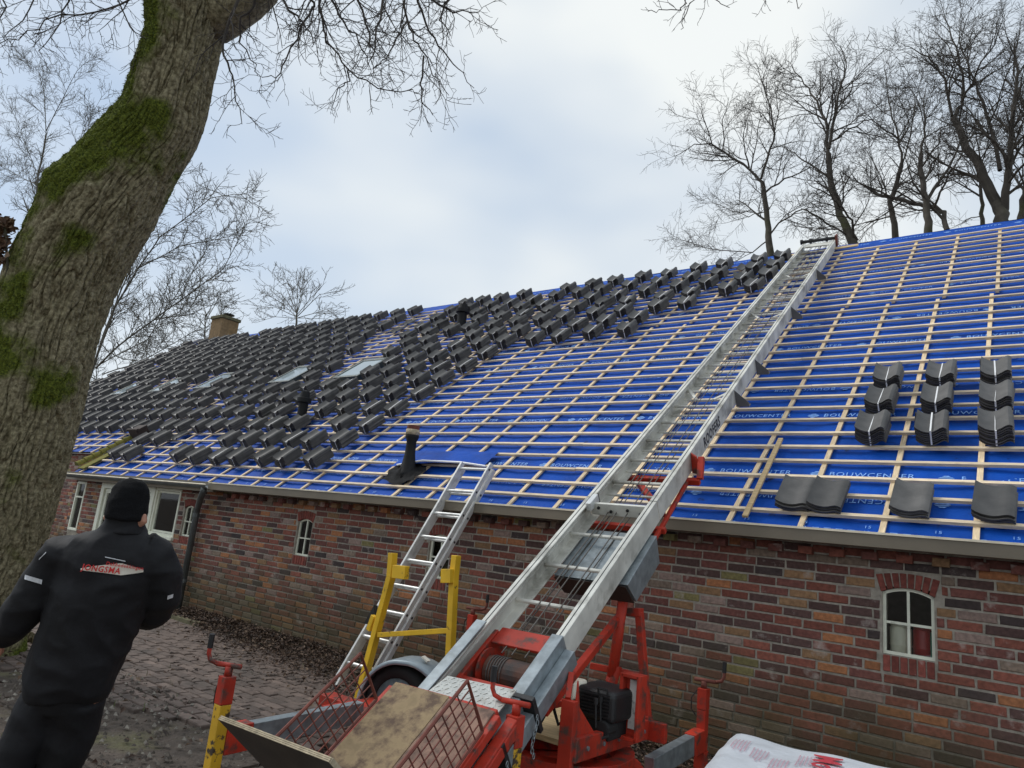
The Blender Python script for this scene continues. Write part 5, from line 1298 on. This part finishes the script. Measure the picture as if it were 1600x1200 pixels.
for pl in ([(215, -40), (205, 0), (150, 18), (70, 28), (25, 60), (-10, 70)], [(120, -110), (110, -20), (95, 40), (60, 80)], [(40, -100), (60, -20), (35, 30), (5, 60)], [(160, -120), (180, -10), (200, 40), (228, 60)], [(-20, -60), (10, 10), (-10, 50)], [(1075, -60), (1070, 0), (1060, 15), (1030, 12), (1012, 18)], [(1080, -60), (1085, 0), (1068, 30), (1064, 46)], [(1100, -60), (1110, -5), (1140, 12)], [(1180, -60), (1190, -10), (1195, 10)], [(1245, -60), (1246, -10), (1247, 14)]):
    small = pl[0][0] > 1000
    d = rn.uniform(6.1, 6.8); grow(cr, poly3(pl, d, d), .010 if not small else .006, .003, 0, rn, CFH if not small else [(.16, .12, .35, 40, .2, .0, .3), (.08, .05, .14, 45, .22, .03, .1)])
cr.build('crown', MT['twig'], big, smooth=True)
# dead brown leaf cluster left of the trunk
bc = MB(); r = random.Random(2)
dl = thing('dead_leaf_cluster', 'brown withered leaf cluster on a twig at the left of the mossy trunk', 'leaf cluster', atd(-10, 400, 6.5))
tw = MB(); tw.tube([atd(-25, 520, 6.6), atd(5, 470, 6.55), atd(12, 420, 6.5), atd(8, 360, 6.5), atd(2, 345, 6.5)], .012, 6); tw.tube([atd(-60, 560, 6.7), atd(-25, 520, 6.6)], .014, 6); tw.build('twig', MT['greybark'], dl)
for c0, n_ in ((atd(4, 352, 6.5), 90), (atd(0, 378, 6.5), 70), (atd(-2, 395, 6.5), 60)):
    for k in range(n_):
        p = c0+Vector([r.gauss(0, .045) for _ in range(3)]); d1 = Vector([r.gauss(0, 1) for _ in range(3)]).normalized(); d2 = d1.orthogonal().normalized(); s_ = r.uniform(.02, .045)
        bc.add([p-d1*s_, p+d2*s_*.6+d1.cross(d2)*s_*.3, p+d1*s_, p-d2*s_*.6+d1.cross(d2)*s_*.3], [(0, 1, 2), (0, 2, 3)], r.choice([(.13, .07, .04), (.09, .05, .03), (.2, .13, .08)]))
bc.build('leaves', MT['leaf'], dl, kind='stuff')

# ------------------------------------------------------------------ the worker
PD_ = 2.82
def W3(px, py, dd=0.0): return atd(px, py, PD_+dd)
hipc = W3(128, 1075); person = thing('person', 'person in black work jacket and beanie walking away, seen from behind', 'person', (hipc.x, hipc.y, 0))
FW = Vector((CF.x, CF.y, 0)).normalized(); RT_ = Vector((FW.y, -FW.x, 0))
def ell(c, rx, ry, ax=None, az=None, n=20):
    ax = ax or RT_; ay = az or FW; rx *= .88; ry *= .9
    return [c+ax*(rx*math.cos(2*math.pi*k/n))+ay*(ry*math.sin(2*math.pi*k/n)) for k in range(n)]
def remesh(mb, vox, smooth_it, name, m_t, parent, wr=0.0, wsc=9, clip=None):
    me = bpy.data.meshes.new('tmp'); me.from_pydata([tuple(v) for v in mb.v], [], mb.f)
    b_ = bmesh.new(); b_.from_mesh(me); bmesh.ops.recalc_face_normals(b_, faces=b_.faces); b_.to_mesh(me); b_.free()
    o = bpy.data.objects.new('tmp', me); COL.objects.link(o)
    md = o.modifiers.new('r', 'REMESH'); md.mode = 'VOXEL'; md.voxel_size = vox
    ms_ = o.modifiers.new('s', 'SMOOTH'); ms_.iterations = smooth_it; ms_.factor = .5
    dg = bpy.context.evaluated_depsgraph_get(); ev = o.evaluated_get(dg); m2 = bpy.data.meshes.new_from_object(ev)
    bpy.data.objects.remove(o); bpy.data.meshes.remove(me)
    if wr:
        nr = [v.normal.copy() for v in m2.vertices]
        for v, n_ in zip(m2.vertices, nr):
            p = v.co; w_ = noise.noise(Vector((p.x*wsc, p.y*wsc, p.z*wsc*.6)))*.6+(1-abs(noise.noise(Vector((p.x*wsc*1.3+3, p.y*wsc*1.3, p.z*wsc*1.7)))*2))*.5
            v.co = p+n_*(wr*w_)
    iw = wmat(parent).inverted() if parent else Matrix.Identity(4)
    for v in m2.vertices: v.co = iw @ v.co
    m2.materials.clear(); m2.materials.append(m_t); m2.polygons.foreach_set('use_smooth', [True]*len(m2.polygons)); m2.name = name
    o2 = bpy.data.objects.new(name, m2); COL.objects.link(o2); o2.parent = parent
    return o2
up_at = lambda x, y: (W3(x, y-10)-W3(x, y)).normalized()
def legpts(): 
    lh, rh = W3(74, 1090), W3(124, 1090)
    lf_ = Vector((hipc.x-.34, hipc.y-.04, .05)); rf_ = Vector((hipc.x-.08, hipc.y+.04, .05))
    return lh, rh, lf_, rf_
lh, rh, lft, rft = legpts()
lk, rk = W3(18, 1190, -.06), W3(90, 1205, .03)
# body: one continuous figure (mostly covered by clothing)
bd = MB()
hc = W3(200, 792); hr = .08; HS = .80
bd.tube([hc-ZV*.115, hc-ZV*.09, hc-ZV*.05, hc, hc+ZV*.05, hc+ZV*.08, hc+ZV*.10], [.034, .05, .06, .064, .06, .044, .018], 20)
bd.tube([hc-ZV*.24, hc-ZV*.08], [.055, .05], 14)
bd.add(*(lambda c: ([c+RT_*.02, c-RT_*.02, c+FW*.028-ZV*.015, c+ZV*.05], [(0, 1, 2), (0, 2, 3), (1, 3, 2), (0, 3, 1)]))(hc+FW*.058-ZV*.03))
for s_ in (-1, 1): bd.tube([hc+RT_*(.058*s_)-ZV*.07, hc+RT_*(.073*s_)-ZV*.05, hc+RT_*(.07*s_)-ZV*.02], [.012, .018, .01], 8)
chest = W3(185, 905); 
bd.loft([ell(W3(116, 1095), .12, .09), ell(W3(134, 1010), .12, .09), ell(W3(155, 930), .14, .10), ell(W3(175, 865), .14, .08), ell(W3(194, 835), .055, .055)])
LSH, LEL, LWR = W3(98, 862), W3(52, 938, -.03), W3(4, 990, .02)
RSH, REL, RWR = W3(232, 872, .02), W3(252, 925, .06), W3(230, 962, .24)
bd.tube([LSH, LEL, LWR], [.04, .036, .027], 12); bd.tube([RSH, REL, RWR], [.035, .034, .027], 12)
for a0, k0, f0_ in ((lh, lk, lft), (rh, rk, rft)): bd.tube([a0+ZV*.05, k0, f0_+ZV*.06], [.08, .055, .04], 12); bd.tube([f0_+ZV*.0, f0_+FW*.16+ZV*-.01], [.045, .04], 10)
# hands with five fingers
def hand(wr, el, thumb_side):
    d_ = (wr-el).normalized(); s_ = d_.cross(FW).normalized()*thumb_side; t_ = d_.cross(s_).normalized()
    bd.tube([wr-d_*.02, wr+d_*.03, wr+d_*.085], [.026, .034, .036], 10)
    for k in range(4):
        o = wr+d_*.085+s_*(.027-.018*k); L = (.075, .085, .08, .062)[k]
        bd.tube([o-d_*.02, o+d_*L*.4+t_*.008, o+d_*L*.72+t_*.026, o+d_*L*.9+t_*.045], [.0095, .009, .008, .006], 7)
    o = wr+d_*.03+s_*.03; bd.tube([o-s_*.015, o+s_*.02+d_*.025, o+s_*.028+d_*.06+t_*.012], [.012, .0105, .007], 7)
hand(LWR, LEL, 1); hand(RWR, REL, -1)
remesh(bd, .006, 3, 'body', MT['skin'], person)
# jacket
jk = MB()
jk.loft([ell(W3(102, 1090), .172, .145), ell(W3(106, 1075), .185, .15), ell(W3(118, 1045), .195, .155), ell(W3(134, 1000), .195, .15), ell(W3(152, 945), .208, .15), ell(W3(165, 900), .222, .145), ell(W3(173, 868), .222, .13), ell(W3(181, 848), .18, .11), ell(W3(190, 832), .10, .085), ell(W3(197, 818), .068, .075), ell(W3(198, 808), .066, .074)])
jk.tube([W3(132, 860), W3(100, 868), W3(74, 900), W3(50, 936, -.03), W3(20, 972, -.01), W3(0, 992, .02)], [.07, .078, .074, .069, .061, .052], 16)
jk.tube([W3(222, 858), W3(238, 868, .02), W3(250, 898, .05), W3(250, 930, .08), W3(242, 955, .16), W3(228, 965, .24)], [.07, .078, .074, .070, .062, .052], 16)
jacket = remesh(jk, .009, 3, 'jacket', MT['cloth'], person, wr=.022, wsc=6)
tr_ = MB(); 
tr_.loft([ell(W3(100, 1108), .13, .11), ell(W3(106, 1085), .15, .125), ell(W3(114, 1050), .14, .12)])
tr_.tube([lh, W3(48, 1140, -.02), lk, lk.lerp(lft, .5), lft+ZV*.04], [.095, .09, .078, .072, .07], 16); tr_.tube([rh, W3(114, 1140, .02), rk, rk.lerp(rft, .5), rft+ZV*.04], [.092, .087, .078, .072, .07], 16)
remesh(tr_, .011, 3, 'trousers', MT['cloth'], person, wr=.014, wsc=6.5)
for f0_, nm in ((lft, 0), (rft, 1)):
    bt = MB(); bt.tube([f0_-FW*.07-ZV*.0, f0_+ZV*.01, f0_+FW*.10, f0_+FW*.20-ZV*.01], [.05, .056, .05, .035], 14); bt.tube([f0_+ZV*.10, f0_], [.055, .055], 12); remesh(bt, .008, 3, 'boot', MT['black'], person)
bn = MB(); bn.loft([ell(hc+ZV*(z_), a__, b__) for z_, a__, b__ in ((-.05, .081, .096), (-.02, .083, .098), (.01, .082, .097), (.045, .078, .091), (.075, .069, .08), (.098, .052, .058), (.112, .022, .025))])
remesh(bn, .006, 3, 'beanie', MT['knit'], person, wr=.007, wsc=14)
co = MB(); nc = W3(197, 822); co.loft([ell(nc+ZV*z_, a__, b__) for z_, a__, b__ in ((-.03, .085, .092), (.0, .076, .085), (.035, .072, .082), (.036, .062, .072), (-.02, .06, .07))]); remesh(co, .006, 1, 'collar', MT['cloth'], person, wr=.004, wsc=14)
# jacket lettering, wrapped onto the back by ray casting
from mathutils.bvhtree import BVHTree
jw = wmat(person); jm = jacket.data
bv = BVHTree.FromPolygons([jw @ v.co for v in jm.vertices], [tuple(p.vertices) for p in jm.polygons])
def onback(px, py, lift_=.004):
    d = ray(px, py).normalized(); h, nr, _, _ = bv.ray_cast(CAM, d)
    if h is None: return atd(px, py, PD_-.15)
    return h-d*lift_
def back_shape(name, px_faces, m_t, lift_):
    m_ = MB()
    for poly in px_faces: m_.add([onback(x, y, lift_) for x, y in poly], [tuple(range(len(poly)))])
    return m_.build(name, m_t, jacket)
# cream sweep: subdivided strip between an upper and a lower outline
up_ = [(126, 888), (150, 884), (190, 880), (210, 886), (224, 890)]; lo_ = [(126, 891), (160, 895), (188, 899), (206, 896.5), (222, 894)]
def lerp_poly(pl, t):
    x = pl[0][0]+(pl[-1][0]-pl[0][0])*t
    for (a, b), (c, d) in zip(pl[:-1], pl[1:]):
        if x <= c+1e-6: return (x, b+(d-b)*((x-a)/(c-a)))
    return pl[-1]
strip = []
for k in range(24):
    t0, t1 = k/24, (k+1)/24
    for q in range(3):
        f0__, f1__ = q/3, (q+1)/3
        def P(t, f): a = lerp_poly(up_, t); b = lerp_poly(lo_, t); return (a[0], a[1]+(b[1]-a[1])*f)
        strip.append([P(t0, f0__), P(t1, f0__), P(t1, f1__), P(t0, f1__)])
back_shape('logo_sweep', strip, MT['logowhite'], .006)
def back_text(body, x0, y0, x1, y1, hpx, m_t, name, bold, lift_):
    vs, fs = text_geo(body, 1.0, bold); wmx = max(v.x for v in vs); ang = math.atan2(y1-y0, x1-x0); L = math.hypot(x1-x0, y1-y0); k = L/wmx; hk = hpx/.72
    m_ = MB(); pts = []
    for v in vs:
        u_, w_ = v.x*k, v.y*hk; px = x0+u_*math.cos(ang)+w_*math.sin(ang)+w_*.22*math.cos(ang); py = y0+u_*math.sin(ang)-w_*math.cos(ang); pts.append(onback(px, py, lift_))
    m_.add(pts, fs); return m_.build(name, m_t, jacket)
back_text('JONGSMA', 127, 890.0, 187, 897.0, 9.5, MT['logored'], 'lettering', .02, .011)
back_text('Dakbedekkingen', 165, 882.5, 223, 891.0, 5.5, MT['logored'], 'lettering', .012, .010)
back_shape('reflective_piping', [[(164+8*k, 869.5+1.7*k), (172+8*k, 871.2+1.7*k), (172+8*k, 872.6+1.7*k), (164+8*k, 870.9+1.7*k)] for k in range(4)], MT['reflect'], .006)
def band(px0, px1, wd, name):
    m_ = MB(); n_ = 8
    for k in range(n_):
        t0, t1 = k/n_, (k+1)/n_
        a = (px0[0]+(px1[0]-px0[0])*t0, px0[1]+(px1[1]-px0[1])*t0); b = (px0[0]+(px1[0]-px0[0])*t1, px0[1]+(px1[1]-px0[1])*t1)
        m_.add([onback(*a, .007), onback(*b, .007), onback(b[0]-wd*.15, b[1]+wd, .007), onback(a[0]-wd*.15, a[1]+wd, .007)], [(0, 1, 2, 3)])
    m_.build(name, MT['reflect'], jacket)
band((39, 898), (66, 906), 7, 'sleeve_band'); band((262, 931), (271, 928), 6, 'sleeve_band'); band((61, 873), (72, 862), 2, 'sleeve_band')
